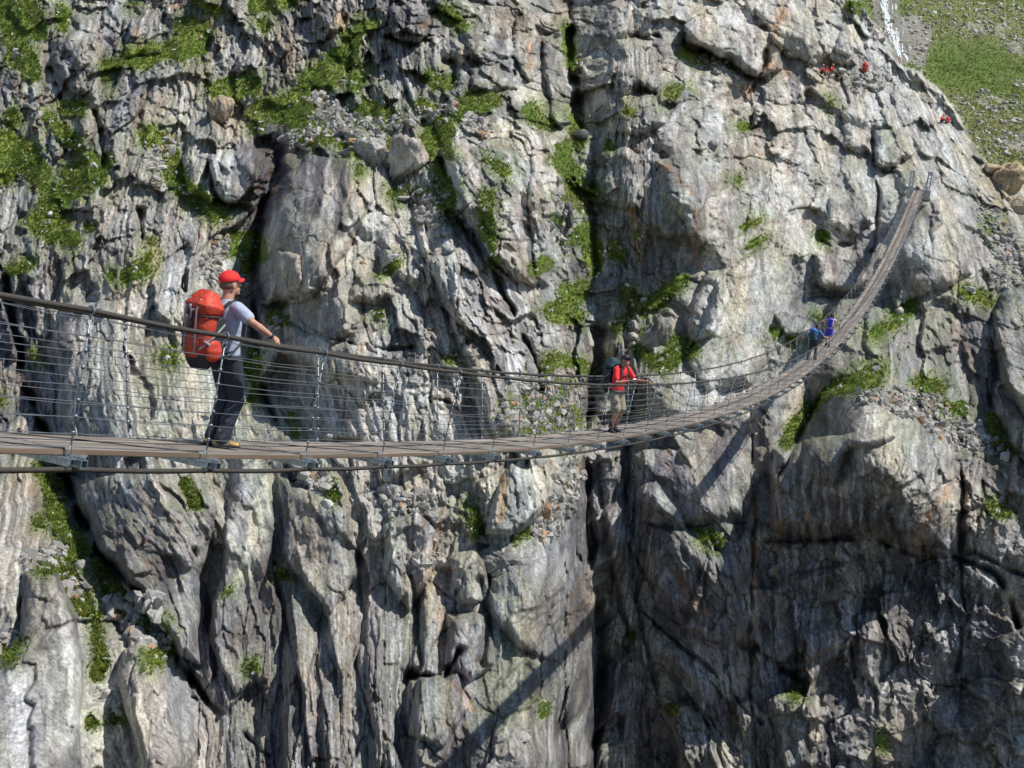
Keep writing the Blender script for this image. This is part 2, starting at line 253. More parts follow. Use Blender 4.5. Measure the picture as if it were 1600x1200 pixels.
# turf: chains of (u, v, radius)
TURF = [[(0,0,50),(25,25,34),(50,40,20)],[(20,95,12),(37,86,18),(50,110,12)],[(160,255,10),(150,277,13),(112,296,15),(86,311,14),(75,337,15),(60,350,10)],[(210,92,13),(262,79,14),(300,72,18),(307,50,14)],[(352,135,9),(382,131,10),(398,150,10)],[(412,169,14),(450,176,15),(487,150,15),(517,124,13),(536,90,10),(555,56,8)],[(487,208,15),(520,215,8)],[(544,226,11),(575,235,6)],[(225,210,9),(255,225,11),(268,262,13),(300,307,15),(337,326,14)],[(368,378,18),(396,384,20),(408,400,10)],[(0,225,22),(40,245,20),(60,270,14)],[(600,190,10),(570,160,8),(560,185,7)],[(655,160,6),(690,185,8)],[(715,170,12),(690,205,14)],[(890,250,14),(900,275,18)],[(20,180,8)],[(110,210,7),(125,235,5)],[(-60,15,40),(15,12,26),(50,20,18)],[(95,40,8),(100,20,8)],[(10,50,8),(30,75,14),(40,95,13)],[(290,42,13),(312,60,16),(280,75,12),(235,90,8)],[(170,107,9),(190,105,6)],[(175,128,6)],
 [(105,168,8),(125,170,7)],[(75,180,8),(90,200,9),(100,206,6)],[(325,140,7),(365,145,12),(395,140,12)],[(-60,235,30),(0,238,14),(30,240,17),(55,252,15),(65,285,10)],[(10,272,12)],[(112,265,9),(140,255,12),(150,270,9)],
 [(225,215,9),(250,220,7),(266,250,12),(280,285,12)],[(392,175,8),(396,200,8)],[(400,8,8),(440,4,10),(460,0,6)],[(412,40,7)],[(490,115,6),(520,85,7),(545,60,7),(540,100,12),(560,120,12),(550,135,10)],[(560,45,7),(580,40,7)],
 [(490,125,12),(470,150,12),(440,170,12),(410,172,12),(485,172,9)],[(590,170,10),(612,185,9),(580,155,7)],[(470,195,10),(500,215,8)],[(560,240,8),(600,225,5)],[(700,25,9),(725,40,7)],[(685,128,10),(700,130,8)],[(668,115,6)],
 [(772,152,10),(745,155,14),(720,167,9),(692,190,10),(672,210,12),(692,214,10),(660,225,9)],[(662,226,8),(678,258,6),(695,290,7),(712,312,8),(650,300,8),(620,298,6)],[(700,330,8)],[(765,250,4),(792,270,4)],
 [(885,45,4),(886,75,4),(895,100,4)],[(822,170,6),(836,182,7),(858,195,6)],[(893,180,5),(902,200,6)],[(906,215,8),(888,240,11),(895,265,14),(900,292,19)],[(982,170,4)],[(1070,75,5),(1092,90,6)],[(1045,150,5),(1062,140,5)],[(1155,195,4)],[(1155,277,5)],[(955,225,5)],
 [(876,312,11),(905,312,17),(926,300,12)],[(868,342,6)],[(882,376,9),(912,360,9),(926,390,10),(930,420,8)],[(1000,370,7)],[(962,392,9),(975,400,6)],[(832,422,7),(850,415,7)],[(885,455,9),(912,450,10),(882,482,14),(902,497,12),(860,487,8)],
 [(985,455,8),(990,475,10),(1012,480,14),(1040,465,12),(1065,445,8)],[(985,500,8),(970,512,7)],[(1010,525,6)],[(1000,545,5),(1030,567,10),(1060,552,13),(1082,545,9),(1050,530,8)],[(1208,520,9)],[(1160,355,3),(1182,345,3)],[(1190,372,3),(1162,385,3)],[(860,570,10),(900,566,7),(915,578,7)],
 [(845,596,16),(880,608,14),(818,630,12),(796,642,8),(860,640,12),(905,650,8),(872,658,12),(826,664,10)],[(890,700,6)],[(1308,604,6),(1340,600,12),(1362,588,14),(1382,578,8)],[(1290,615,6),(1265,642,7),(1244,668,7),(1228,692,6)],
 [(1405,490,9),(1430,475,8),(1395,512,8),(1376,522,7)],[(1236,535,7)],[(1275,495,5),(1290,505,5)],[(1508,455,7),(1542,466,8)],[(1552,350,7)],[(1548,660,7),(1560,682,9),(1572,708,7)],[(1480,640,7)],[(1440,600,7),(1470,612,7)],[(1545,790,4),(1570,806,7)],[(1285,372,5)],
 [(1100,842,6),(1120,848,8)],[(1050,1105,6)],[(1380,1160,5)],[(1250,1085,6),(1262,1075,4)],[(92,320,11),(70,336,9),(100,308,7)],[(58,345,11),(95,350,10)],[(112,376,9),(80,370,9)],[(40,410,7),(18,422,6)],[(142,356,5)],[(220,420,8),(200,432,10),(232,400,5)],[(175,430,5)],
 [(270,282,12),(300,302,13),(330,320,11),(350,332,7)],[(235,380,4)],[(378,385,15),(396,374,13),(388,408,12)],[(400,545,7),(396,570,8),(403,600,7),(400,620,6)],[(428,497,8),(442,502,6)],[(262,556,11)],[(4,625,8)],
 [(66,735,8),(80,762,9),(86,792,11),(95,822,10)],[(60,812,6)],[(110,842,9),(125,862,10),(92,882,11),(60,892,6)],[(108,902,12),(124,932,10),(136,952,7)],[(150,880,8),(180,930,10),(202,950,14),(226,966,14),(250,986,10),(262,1016,9),(240,1030,9)],
 [(150,962,5),(152,1000,5),(160,1032,6),(150,1052,6)],[(18,1000,10),(8,1026,8)],[(143,1130,6)],[(180,1125,4)],[(362,922,5)],[(440,895,5)],[(400,1045,6)],[(742,830,6),(746,800,5)],[(515,765,6),(526,776,5)],[(498,750,5)],[(850,1110,6)],[(460,676,5)],[(815,833,6),(802,840,5)],[(870,760,6)],
 [(620,408,5),(605,425,3)],[(565,265,4)],[(450,655,5)],[(700,560,3)],[(590,495,4)],[(305,5,3),(340,20,4)],[(1385,10,6),(1352,12,5),(1330,10,4)],[(1300,165,3)],[(1500,640,5)],[(60,560,4)],[(1410,70,3)],[(285,760,4),(300,785,6)],[(210,10,5)],[(985,1000,5)],[(700,240,3)],[(770,300,2),(772,420,2)],[(758,300,2),(762,370,2)]]
# loose rubble: chains of (u, v, radius)
RUBBLE = [[(500,170,22),(530,190,24),(570,215,22),(600,195,15)],[(455,225,12),(490,210,14)],[(620,190,12),(700,175,14)],[(640,300,10),(690,310,12)],[(690,350,14),(660,335,10)],[(345,380,14),(320,425,14),(370,450,14)],[(850,640,26),(880,660,18),(800,650,16)],[(890,740,20),(870,790,18),(850,830,18),(900,700,14)],
 [(830,600,16),(880,620,14)],[(1350,620,8),(1400,625,18),(1450,640,22),(1480,670,20),(1520,690,20),(1550,700,12)],[(1540,330,14),(1570,380,24),(1600,420,24),(1550,430,16)],[(990,510,10),(985,535,8)],[(870,300,6),(880,390,8)],[(240,250,16),(260,230,12)],[(220,950,20),(245,1005,16),(180,945,12)],[(115,920,14)],[(50,880,16),(90,870,10)],
 [(470,745,12),(500,760,12)],[(580,770,10),(640,790,14),(670,775,8)],[(690,875,10),(640,885,10)],[(1540,120,20),(1590,180,26),(1560,60,20),(1500,30,14)],[(1375,50,14),(1360,20,10)],[(1100,100,10),(1150,110,10)],[(1380,125,12),(1340,135,14)],[(240,290,10)],[(10,1000,14)],[(1220,545,8)],[(430,510,10)],[(820,1150,8)],[(30,85,8)],[(760,200,10),(740,190,10)]]
# rust: line, radius
RUST = [([(530,30),(531,55)],5),([(1216,20),(1212,60),(1185,125),(1166,150)],6),([(790,745),(786,790),(778,815)],4),([(692,790),(686,830),(676,870),(664,930)],7),([(1482,745),(1462,790),(1442,835)],6),([(1176,780),(1178,860),(1180,960),(1172,1010)],4),
 ([(1082,330),(1086,400),(1092,415)],5),([(990,320),(1000,400)],6),([(640,235),(655,245)],4),([(345,160),(340,185)],12),([(1216,820),(1210,900)],4),([(1566,262),(1585,290)],26),([(1205,40),(1225,15)],8),([(1230,110),(1210,100)],8),([(560,365),(545,385)],5),([(235,385),(246,400),(232,440)],8),
 ([(730,1080),(742,1110)],5),([(660,40),(690,20)],4),([(1262,800),(1258,850)],4),([(830,70),(826,110)],4),([(1045,260),(1080,300)],4),([(215,50),(220,75)],5),([(1060,900),(1100,960)],6),([(700,960),(690,1010)],8),([(280,5),(270,10)],6)]
# water-darkened bands
BANDS = [([(514,170+40),(502,270),(495,330)],9,.9),([(538,250),(534,310),(528,360)],10,.85),([(432,215),(430,290),(400,330)],24,.95),([(642,500),(640,560)],6,.5),([(586,430),(585,480)],2,.5),([(618,780),(610,900),(600,1000)],6,-.6),([(420,760),(395,830),(375,900)],14,-.9),([(452,760),(432,880),(430,1000)],8,.6),([(380,820),(360,900)],6,.5),([(960,0),(1010,50)],6,-.3),
 ([(600,970),(590,1100)],14,.4),([(900,700),(905,900),(925,1150)],14,.6),([(360,610),(350,680)],10,.5),([(30,520),(70,640)],24,.6),([(1240,180),(1235,260)],5,.4),([(1395,620+20),(1330,700)],4,-.2),([(700,640),(690,700)],8,.4),([(190,800),(260,900)],20,.6)]
FAR = [(1338,-400),(1345,0),(1372,48),(1402,96),(1440,114),(1476,148),(1502,186),(1527,232),(1546,262),(1585,250),(1650,300),(1720,380),(2100,420),(2100,-400)]

def sdf_poly(poly, u, v):
    """signed distance, positive inside"""
    P = np.array(poly, float); n = len(P)
    d = np.full(u.shape, 1e9, np.float32); ins = np.zeros(u.shape, bool)
    for i in range(n):
        a = P[i]; b = P[(i + 1) % n]; e = b - a
        wx = u - a[0]; wy = v - a[1]
        t = np.clip((wx * e[0] + wy * e[1]) / (e @ e + 1e-9), 0, 1)
        d = np.minimum(d, (wx - e[0] * t) ** 2 + (wy - e[1] * t) ** 2)
        c = ((a[1] > v) != (b[1] > v)) & (u < (b[0] - a[0]) * (v - a[1]) / ((b[1] - a[1]) if b[1] != a[1] else 1e-9) + a[0])
        ins ^= c
    d = np.sqrt(d)
    return np.where(ins, d, -d)
def chain_field(chain, u, v, default_r=None):
    """max over segments of (radius - distance)"""
    out = np.full(u.shape, -1e9, np.float32)
    C = [c if len(c) == 3 else (c[0], c[1], default_r) for c in chain]
    if len(C) == 1: C = C + C
    for a, b in zip(C[:-1], C[1:]):
        ex, ey = b[0] - a[0], b[1] - a[1]; wx = u - a[0]; wy = v - a[1]
        t = np.clip((wx * ex + wy * ey) / (ex * ex + ey * ey + 1e-6), 0, 1)
        out = np.maximum(out, a[2] + (b[2] - a[2]) * t - np.sqrt((wx - ex * t) ** 2 + (wy - ey * t) ** 2))
    return out
def local(pts, pad, us, vs_):
    """index window of the lattice around some points"""
    P = np.array([p[:2] for p in pts], float)
    i0, i1 = np.searchsorted(us, [P[:, 0].min() - pad, P[:, 0].max() + pad]); j0, j1 = np.searchsorted(vs_, [P[:, 1].min() - pad, P[:, 1].max() + pad])
    return slice(max(j0 - 1, 0), j1 + 1), slice(max(i0 - 1, 0), i1 + 1)

STEP = 1.5
us = np.concatenate([np.arange(-250, -24, 12.0), np.arange(-20, 1621, STEP), np.arange(1630, 1850, 12.0)])
vv_ = np.concatenate([np.arange(-250, -24, 12.0), np.arange(-20, 1221, STEP), np.arange(1230, 1450, 12.0)])
U, V = np.meshgrid(us, vv_)
NV, NU = U.shape

dgrid = tps(DEPTH)(CUU + 13 * fbm(CUU / 130, CVV / 110, 41, 2), CVV + 8 * fbm(CUU / 130, CVV / 110, 43, 2))
far_sdf = sdf_poly(FAR, CUU, CVV)
D0 = sample(dgrid, U, V)
X0 = ray(U, V) * D0[..., None]
wx, wz = X0[..., 0], X0[..., 2]
# warp so that no outline is drawn with a ruler
WU = U + 7 * fbm(wx / 7, wz / 6, 13, 2) + 7 * fbm(wx / 3.1, wz / 3.1, 3, 4) + 2.5 * fbm(wx * 1.3, wz * 1.3, 5, 3)
WV = V + 7 * fbm(wx / 3.1, wz / 3.1, 23, 4) + 2.5 * fbm(wx * 1.3, wz * 1.3, 25, 3)
# streamline coordinate of the foliation
lean = tps(LEAN)(CUU, CVV)
lean = np.clip(lean, -.6, .7)
lab = np.zeros_like(CUU); mid = len(CV) // 2; lab[mid] = CU
for j in range(mid + 1, len(CV)): lab[j] = np.interp(CU - lean[j] * 10, CU, lab[j - 1])
for j in range(mid - 1, -1, -1): lab[j] = np.interp(CU + lean[j] * 10, CU, lab[j + 1])
B = sample(lab, U, V) * 0.048
A = wz
pol = np.clip(sample(np.clip(tps(POLISH)(CUU, CVV), 0, 1), U, V) + .07 + .12 * fbm(wx / 5, wz / 5, 61, 3), 0, 1)
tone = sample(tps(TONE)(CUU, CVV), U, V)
far = sstep(-3, 3, sdf_poly(FAR, WU, WV))

# masses and clefts
lift = np.zeros_like(U); calm = np.zeros_like(U)
for poly, h, rim, gx, gy in MASS:
    s = local(poly, 30, us, vv_); d = sdf_poly(poly, WU[s], WV[s])
    t = np.clip(d / rim, 0, 1); w = np.sqrt(1 - (1 - t) ** 2)
    c = np.mean(poly, axis=0)
    lift[s] += w * (h + gx * (U[s] - c[0]) / 100 + gy * (c[1] - V[s]) / 100 * -1)
    calm[s] = np.maximum(calm[s], sstep(0, 1, t))
cleft = np.zeros_like(U); cdark = np.zeros_like(U)
for line, w, dep in CLEFT:
    if dep == 0: continue
    s = local(line, w * 3 + 20, us, vv_); f = -chain_field(line, WU[s], WV[s], 0.0)
    nz = noise2(wx[s] / 1.7, wz[s] / 2.6, 17) + .5 * noise2(wx[s], wz[s], 19)
    ww = w * np.clip(.62 + .55 * nz, .12, 1.3)
    g = np.exp(-np.abs(f / ww) ** 1.5 * 1.1) * sstep(-.75, .1, nz); cleft[s] = np.maximum(cleft[s], g * dep)
turf = np.full(U.shape, -60.0)
for ch in TURF:
    s = local(ch, 60, us, vv_); turf[s] = np.maximum(turf[s], chain_field(ch, WU[s], WV[s]))
rub = np.full(U.shape, -60.0)
for ch in RUBBLE:
    s = local(ch, 60, us, vv_); rub[s] = np.maximum(rub[s], chain_field(ch, WU[s], WV[s]))

# relief of the stone, metres towards the viewer
lowc = sstep(700, 900, V) * (1 - sstep(880, 930, U)) * sstep(280, 420, U)
big_ = 1 - .24 * sstep(930, 1050, U)
B2 = (B + .55 * fbm(wx / 4, wz / 6, 71, 3) + .25 * fbm(wx * .8, wz * .5, 75, 2)) * big_
A2 = (A + 1.4 * fbm(wx / 5, wz / 5, 73, 3)) * (1 + .45 * sstep(280, 500, U) * (1 - sstep(1000, 1200, U) * .5))
rough = 1 - pol
jit = .35 * fbm(wx * 1.5, wz * 1.5, 77, 3)
shp = 14 + 26 * rough
h1, g1, r1 = blocks(B2 / 5.2, A2 / 8.0, 1, 14, 1.4, 1.0, .2, .55)
h2, g2, r2 = blocks((B2 + jit) / 2.3, (A2 + jit) / 4.2, 2, shp, 1.6, 1.0, .3, .6)
h3, g3, r3 = blocks((B2 + jit) / .95, (A2 - jit) / 1.9, 3, shp, 1.7, 1.0, .35, .65)
h4, g4, r4 = blocks(B2 / .42, A2 / .8, 4, 26, 1.7, 1.0, .35, .6)
hs, gs, rs4 = blocks((B2 + .5 * jit) / .5, A2 / 2.7, 6, 30, 1.9, 1.0, .5, .3)
h5, g5, r5 = blocks((B2 + .3 * jit) / .19, A2 / .34, 7, 22, 1.6, 1.0, .2, .4)
stri = ridged(B2 * .9, A2 * .14, 81, 4)
stri2 = ridged(B2 * 3.2, A2 * .4, 91, 3)
pill = fbm(wx / 3.2, wz / 2.6, 101, 4)
fine = fbm(wx * 1.6, wz * 1.3, 111, 4)
m3 = sstep(-.5, .2, noise2(wx / 2.3, wz / 2.9, 9)); m2 = sstep(-.1, .3, noise2(wx / 4, wz / 4, 7))
cp_ = 1 - .72 * calm * pol
rel_lo = 1.5 * h1 * (1 - .4 * calm * pol) + (.78 + .32 * rough) * h2 * cp_ + (.8 * pol) * pill
rel = ((.16 + .40 * rough) * (.35 + .65 * m3) * h3 + (.04 + .19 * rough) * h4
       + (.02 + .30 * rough) * hs * (1.2 - m3) + (.03 + .05 * rough) * h5 + (.05 + .13 * rough) * (stri - .3) + (.01 + .03 * rough) * stri2 + (.15 + .1 * rough) * fine)
rel -= (.22 + .35 * rough) * np.exp(-(g2 / .04) ** 2) * m2 + (.05 + .1 * rough) * np.exp(-(g3 / .05) ** 2) * m3 + (.03 * rough) * np.exp(-(g4 / .08) ** 2)
turf_w = sstep(-2.5, 2.5, turf + 8 * fbm(wx * .9, wz * .9, 121, 5, .6) + 3 * noise2(B2 * 1.7, A2 * .5, 123) + 4.2)
rub_w = sstep(-5, 3, rub + 4 * fbm(wx * .9, wz * .9, 131, 3))
relk = np.clip(1 - .45 * calm * pol - .85 * turf_w - .5 * rub_w * (1 - turf_w), .1, 1)
rel_lo = rel_lo * (1 - .15 * turf_w)
turf_bed = .16 * fbm(wx * 1.1, wz * 1.1, 141, 3) + .5 * fbm(wx / 3, wz / 3, 143, 2)
near_disp = rel_lo + rel * relk + lift - cleft + turf_w * turf_bed
D = D0 - near_disp
# the valley side beyond: gentle, grassy
DF = 165 + (300 - V) * .32 + (U - 1500) * .02
PFx = (ray(U, V) * DF[..., None])
fx_, fz_ = PFx[..., 0], PFx[..., 2]
fardisp = 2.2 * fbm(fx_ / 22, fz_ / 14, 151, 3) + .9 * fbm(fx_ / 4, fz_ / 3, 153, 4) + .3 * fbm(fx_, fz_, 155, 3)
D = D * (1 - far) + (DF - fardisp) * far
P = ray(U, V) * D[..., None]

def surf(u, v):
    """a point of the finished ground under photograph point (u, v)"""
    x = np.interp(u, us, np.arange(NU)); y = np.interp(v, vv_, np.arange(NV))
    xi = int(min(x, NU - 2)); yi = int(min(y, NV - 2)); fx = x - xi; fy = y - yi
    return (P[yi, xi] * (1 - fx) + P[yi, xi + 1] * fx) * (1 - fy) + (P[yi + 1, xi] * (1 - fx) + P[yi + 1, xi + 1] * fx) * fy
# normals (for where turf can root)
du = np.gradient(P, axis=1); dv = np.gradient(P, axis=0)
N = np.cross(dv, du); N /= np.linalg.norm(N, axis=2, keepdims=True) + 1e-9
N *= np.where((N * ray(U, V)).sum(2, keepdims=True) > 0, -1, 1)

# ------------------------------------------------------------------ colour of the stone
def mixc(a, b, w): return a + (b - a) * w[..., None]
c_dark = np.array([.08, .075, .085]); c_mid = np.array([.275, .265, .255]); c_pale = np.array([.49, .475, .44]); c_lich = np.array([.37, .37, .29])
c_purp = np.array([.092, .080, .086]); c_rust = np.array([.36, .19, .085]); c_warm = np.array([.42, .34, .25])
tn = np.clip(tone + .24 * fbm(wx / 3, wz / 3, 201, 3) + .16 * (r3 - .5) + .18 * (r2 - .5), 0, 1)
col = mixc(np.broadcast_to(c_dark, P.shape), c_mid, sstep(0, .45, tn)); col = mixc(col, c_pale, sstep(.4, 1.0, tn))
# veins of dark schist running with the foliation
vein = sstep(.15, .6, fbm(B2 * 1.1, A2 * .10, 211, 4) + .25 * fbm(wx / 6, wz / 6, 213, 2)) * (1 - .75 * sstep(.7, 1.0, tn + .2 * pol))
col = mixc(col, c_purp, .72 * vein)
vein2 = sstep(.2, .45, fbm(B2 * 4.2, A2 * .35, 221, 3)) * (.25 + .5 * rough)
col = mixc(col, c_purp, .72 * vein2)
seep = sstep(.25, .6, fbm(wx * .9, wz * .07, 227, 4) + .2 * noise2(wx / 7, wz / 5, 229)) * pol
col = mixc(col, np.array([.12, .11, .118]), .55 * seep)
pale2 = sstep(.25, .5, fbm(B2 * 3.1, A2 * .28, 231, 3)) * (.3 + .4 * rough)
col = mixc(col, np.array([.56, .545, .53]), .62 * pale2)
lich = sstep(.1, .5, fbm(wx / 2.4, wz / 3.2, 241, 4)) * (.1 + .6 * pol)
col = mixc(col, c_lich, .5 * lich)
warm = sstep(.1, .5, fbm(wx / 2.8, wz / 4.2, 251, 4) + .22 * sstep(250, -50, V) * sstep(900, 1100, U) + .12 * sstep(350, 150, np.abs(U - 640)) * sstep(900, 700, V)) * .7
col = mixc(col, c_warm, .45 * warm)
for line, r in RUST:
    s = local(line, r * 3 + 10, us, vv_); f = chain_field(line, WU[s], WV[s], float(r))
    w = sstep(-r * .9, r * .9, f + r * 1.1 * fbm(B2[s] * 3.5, A2[s] * .5, 261, 3)) * (.35 + .65 * sstep(-.2, .3, fbm(B2[s] * 6, A2[s] * 1.2, 262, 3)))
    col[s] = mixc(col[s], c_rust if r < 20 else np.array([.52, .37, .2]), .7 * w)
wet = np.zeros_like(U)
for line, r, k in BANDS:
    s = local(line, r * 3 + 10, us, vv_); f = chain_field(line, WU[s], WV[s], float(r))
    w = sstep(-r * .6, r * .6, f + r * .7 * fbm(B2[s] * 3, A2[s] * .3, 263, 2))
    if k > 0: col[s] = mixc(col[s], np.array([.085, .075, .085]), k * w)
    else: col[s] = mixc(col[s], np.array([.44, .43, .35]), -k * w)
rustj = np.exp(-(g3 / .09) ** 2) * sstep(.3, .7, noise2(wx / 3, wz / 5, 271)) * (1 - sstep(.8, 1, tn)) * .5
col = mixc(col, c_rust * .7, rustj)
# thin dark crack lines along the block joints
col = mixc(col, np.array([.06, .055, .04]), .55 * np.exp(-(g2 / .03) ** 2) + .3 * np.exp(-(g3 / .03) ** 2))
wet = np.clip(sstep(.45, .1, tone), 0, 1)
# fine banding of the schist: light and dark laminae along the foliation, and slow drifts of hue
bw = .25 * fbm(wx * 1.1, wz * 1.1, 311, 2)
lam = fbm((B2 + bw) * 4.6, A2 * .30, 313, 4, .6) + .45 * fbm((B2 + bw) * 9.5, A2 * .8, 315, 3, .6)
lamk = (.34 + .62 * rough) * (.55 + .45 * sstep(-.3, .3, fbm(wx / 5, wz / 7, 317, 2)))
col = col * np.exp2(np.clip(lam * 2.5 * lamk, -1.7, .7))[..., None]
mot = fbm(wx * 1.3, wz * 1.1, 319, 5, .65); col = col * np.exp2(.75 * mot * (.5 + .5 * pol))[..., None]
hue1 = fbm(B2 * .8, A2 * .25, 321, 3); hue2 = fbm(B2 * 1.1 + 9, A2 * .3, 323, 3)
col = col * np.stack([1 + .10 * hue1 + .02 * hue2, 1 - .01 * hue1 + .035 * hue2, 1 - .13 * hue1 - .07 * hue2], 2)
# moss along ledges and joints near turf
up = N[..., 2]
mossw = sstep(.3, .75, up + .35 * fbm(wx * 1.2, wz * 1.2, 281, 3)) * sstep(-30, 0, turf + 8 * noise2(wx / 2, wz / 2, 283)) * .7
mossw = np.maximum(mossw, .25 * sstep(.66, .9, up + .2 * fbm(wx * 2, wz * 2, 285, 2)) * sstep(0, .35, fbm(wx / 6, wz / 6, 287, 2) + .1))
g_a = np.array([.095, .155, .02]); g_b = np.array([.17, .215, .038]); g_c = np.array([.12, .105, .045])
gn = .5 + .5 * fbm(wx / 1.5, wz / 1.5, 291, 4)
grass_c = mixc(np.broadcast_to(g_a, P.shape), g_b, sstep(.35, .75, gn)); grass_c = mixc(grass_c, g_c, .6 * sstep(.2, .6, fbm(wx / 3, wz / 2, 293, 3)))
col = mixc(col, np.array([.27, .255, .23]) * 1.0, .4 * rub_w)
gw = np.clip(np.maximum(turf_w, mossw * (1 - far)), 0, 1)
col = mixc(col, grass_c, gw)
# valley side: thin turf with pale stones, a grey gravel fan
speck = fbm(fx_ * .9, fz_ * .9, 301, 3)
patch = fbm(fx_ / 16, fz_ / 10, 303, 3)
fg = mixc(np.broadcast_to(np.array([.13, .18, .04]), P.shape), np.array([.2, .2, .085]), sstep(-.3, .4, patch + .3 * speck))
lush = sstep(-22, 34, chain_field([(1490, 95, 36), (1560, 105, 34), (1535, 80, 30)], WU, WV) + 26 * speck); fg = mixc(fg, np.array([.085, .14, .022]), .85 * lush)
rubf = sstep(.15, .55, fbm(fx_ / 7, fz_ / 5, 305, 3) + .5 * speck) * (1 - lush)
fg = mixc(fg, np.array([.30, .28, .25]), .7 * rubf)
fan = sstep(-3, 5, sdf_poly([(1400, 30), (1425, 22), (1460, 48), (1455, 75), (1440, 112), (1418, 98)], WU, WV)); fg = mixc(fg, np.array([.25, .235, .225]), .85 * fan)
bed = sstep(-3, 6, chain_field([(1370, -30, 20), (1385, 30, 22), (1408, 90, 14)], WU, WV)); fg = mixc(fg, np.array([.2, .19, .18]), .85 * bed)
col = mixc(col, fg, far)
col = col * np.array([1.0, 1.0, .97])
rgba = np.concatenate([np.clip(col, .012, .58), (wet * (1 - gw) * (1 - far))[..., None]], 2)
# ------------------------------------------------------------------ materials
def nodes_mat(name):
    mt = bpy.data.materials.new(name); mt.use_nodes = True
    return mt, mt.node_tree.nodes, mt.node_tree.links, mt.node_tree.nodes['Principled BSDF']
def plain(name, rgb, rough=0.6, metal=0.0, var=0.12, scale=30.0, bump=0.0, spec=0.5):
    mt, n, l, b = nodes_mat(name)
    tc = n.new('ShaderNodeTexCoord'); nz = n.new('ShaderNodeTexNoise'); nz.inputs['Scale'].default_value = scale; nz.inputs['Detail'].default_value = 4
    l.new(tc.outputs['Object'], nz.inputs['Vector'])
    mp = n.new('ShaderNodeMapRange'); mp.inputs['To Min'].default_value = 1 - var * 2; mp.inputs['To Max'].default_value = 1 + var * 2
    mp.inputs['From Min'].default_value = .25; mp.inputs['From Max'].default_value = .75
    l.new(nz.outputs['Fac'], mp.inputs['Value'])
    vm = n.new('ShaderNodeVectorMath'); vm.operation = 'SCALE'; vm.inputs[0].default_value = rgb
    l.new(mp.outputs['Result'], vm.inputs['Scale']); l.new(vm.outputs['Vector'], b.inputs['Base Color'])
    b.inputs['Roughness'].default_value = rough; b.inputs['Metallic'].default_value = metal; b.inputs['Specular IOR Level'].default_value = spec
    if bump:
        bp = n.new('ShaderNodeBump'); bp.inputs['Strength'].default_value = bump; bp.inputs['Distance'].default_value = .03 if bump > .6 else .01
        l.new(nz.outputs['Fac'], bp.inputs['Height']); l.new(bp.outputs['Normal'], b.inputs['Normal'])
    return mt
def rock_mat(name, attr=True, base=(.36, .34, .31), bump=.55, sc=1.0, grain=1.0):
    mt, n, l, b = nodes_mat(name)
    geo = n.new('ShaderNodeNewGeometry')
    mpg = n.new('ShaderNodeMapping'); mpg.inputs['Scale'].default_value = (3.2 * sc, 3.2 * sc, .9 * sc); l.new(geo.outputs['Position'], mpg.inputs['Vector'])
    n1 = n.new('ShaderNodeTexNoise'); n1.inputs['Scale'].default_value = 1.0; n1.inputs['Detail'].default_value = 6; n1.inputs['Roughness'].default_value = .68; n1.inputs['Distortion'].default_value = .6
    l.new(mpg.outputs['Vector'], n1.inputs['Vector'])
    n2 = n.new('ShaderNodeTexNoise'); n2.inputs['Scale'].default_value = 5.5 * sc; n2.inputs['Detail'].default_value = 5; n2.inputs['Roughness'].default_value = .7
    l.new(geo.outputs['Position'], n2.inputs['Vector'])
    add = n.new('ShaderNodeMath'); add.operation = 'ADD'; l.new(n1.outputs['Fac'], add.inputs[0]); l.new(n2.outputs['Fac'], add.inputs[1])
    mp = n.new('ShaderNodeMapRange'); mp.inputs['From Min'].default_value = .72; mp.inputs['From Max'].default_value = 1.28
    mp.inputs['To Min'].default_value = 1 - .62 * grain; mp.inputs['To Max'].default_value = 1 + .5 * grain
    l.new(add.outputs[0], mp.inputs['Value'])
    vm = n.new('ShaderNodeVectorMath'); vm.operation = 'SCALE'
    if attr:
        at = n.new('ShaderNodeVertexColor'); at.layer_name = 'stone'; l.new(at.outputs['Color'], vm.inputs[0])
        rr = n.new('ShaderNodeMapRange'); rr.inputs['To Min'].default_value = .88; rr.inputs['To Max'].default_value = .42; l.new(at.outputs['Alpha'], rr.inputs['Value'])
        l.new(rr.outputs['Result'], b.inputs['Roughness'])
    else:
        vm.inputs[0].default_value = base; b.inputs['Roughness'].default_value = .88
    l.new(mp.outputs['Result'], vm.inputs['Scale']); l.new(vm.outputs['Vector'], b.inputs['Base Color'])
    bp = n.new('ShaderNodeBump'); bp.inputs['Strength'].default_value = bump; bp.inputs['Distance'].default_value = .22
    l.new(add.outputs[0], bp.inputs['Height']); l.new(bp.outputs['Normal'], b.inputs['Normal'])
    b.inputs['Specular IOR Level'].default_value = .35
    return mt
def leafy(mt, k=.4):
    n = mt.node_tree.nodes; l = mt.node_tree.links; b = n['Principled BSDF']; out = n['Material Output']
    t = n.new('ShaderNodeBsdfTranslucent'); mx = n.new('ShaderNodeMixShader'); mx.inputs[0].default_value = k
    src = b.inputs['Base Color'].links[0].from_socket; l.new(src, t.inputs['Color']); l.new(b.outputs[0], mx.inputs[1]); l.new(t.outputs[0], mx.inputs[2]); l.new(mx.outputs[0], out.inputs['Surface'])
M_rock = rock_mat('cliff_rock')
M_hill = rock_mat('hillside_turf', bump=.5, sc=.8)

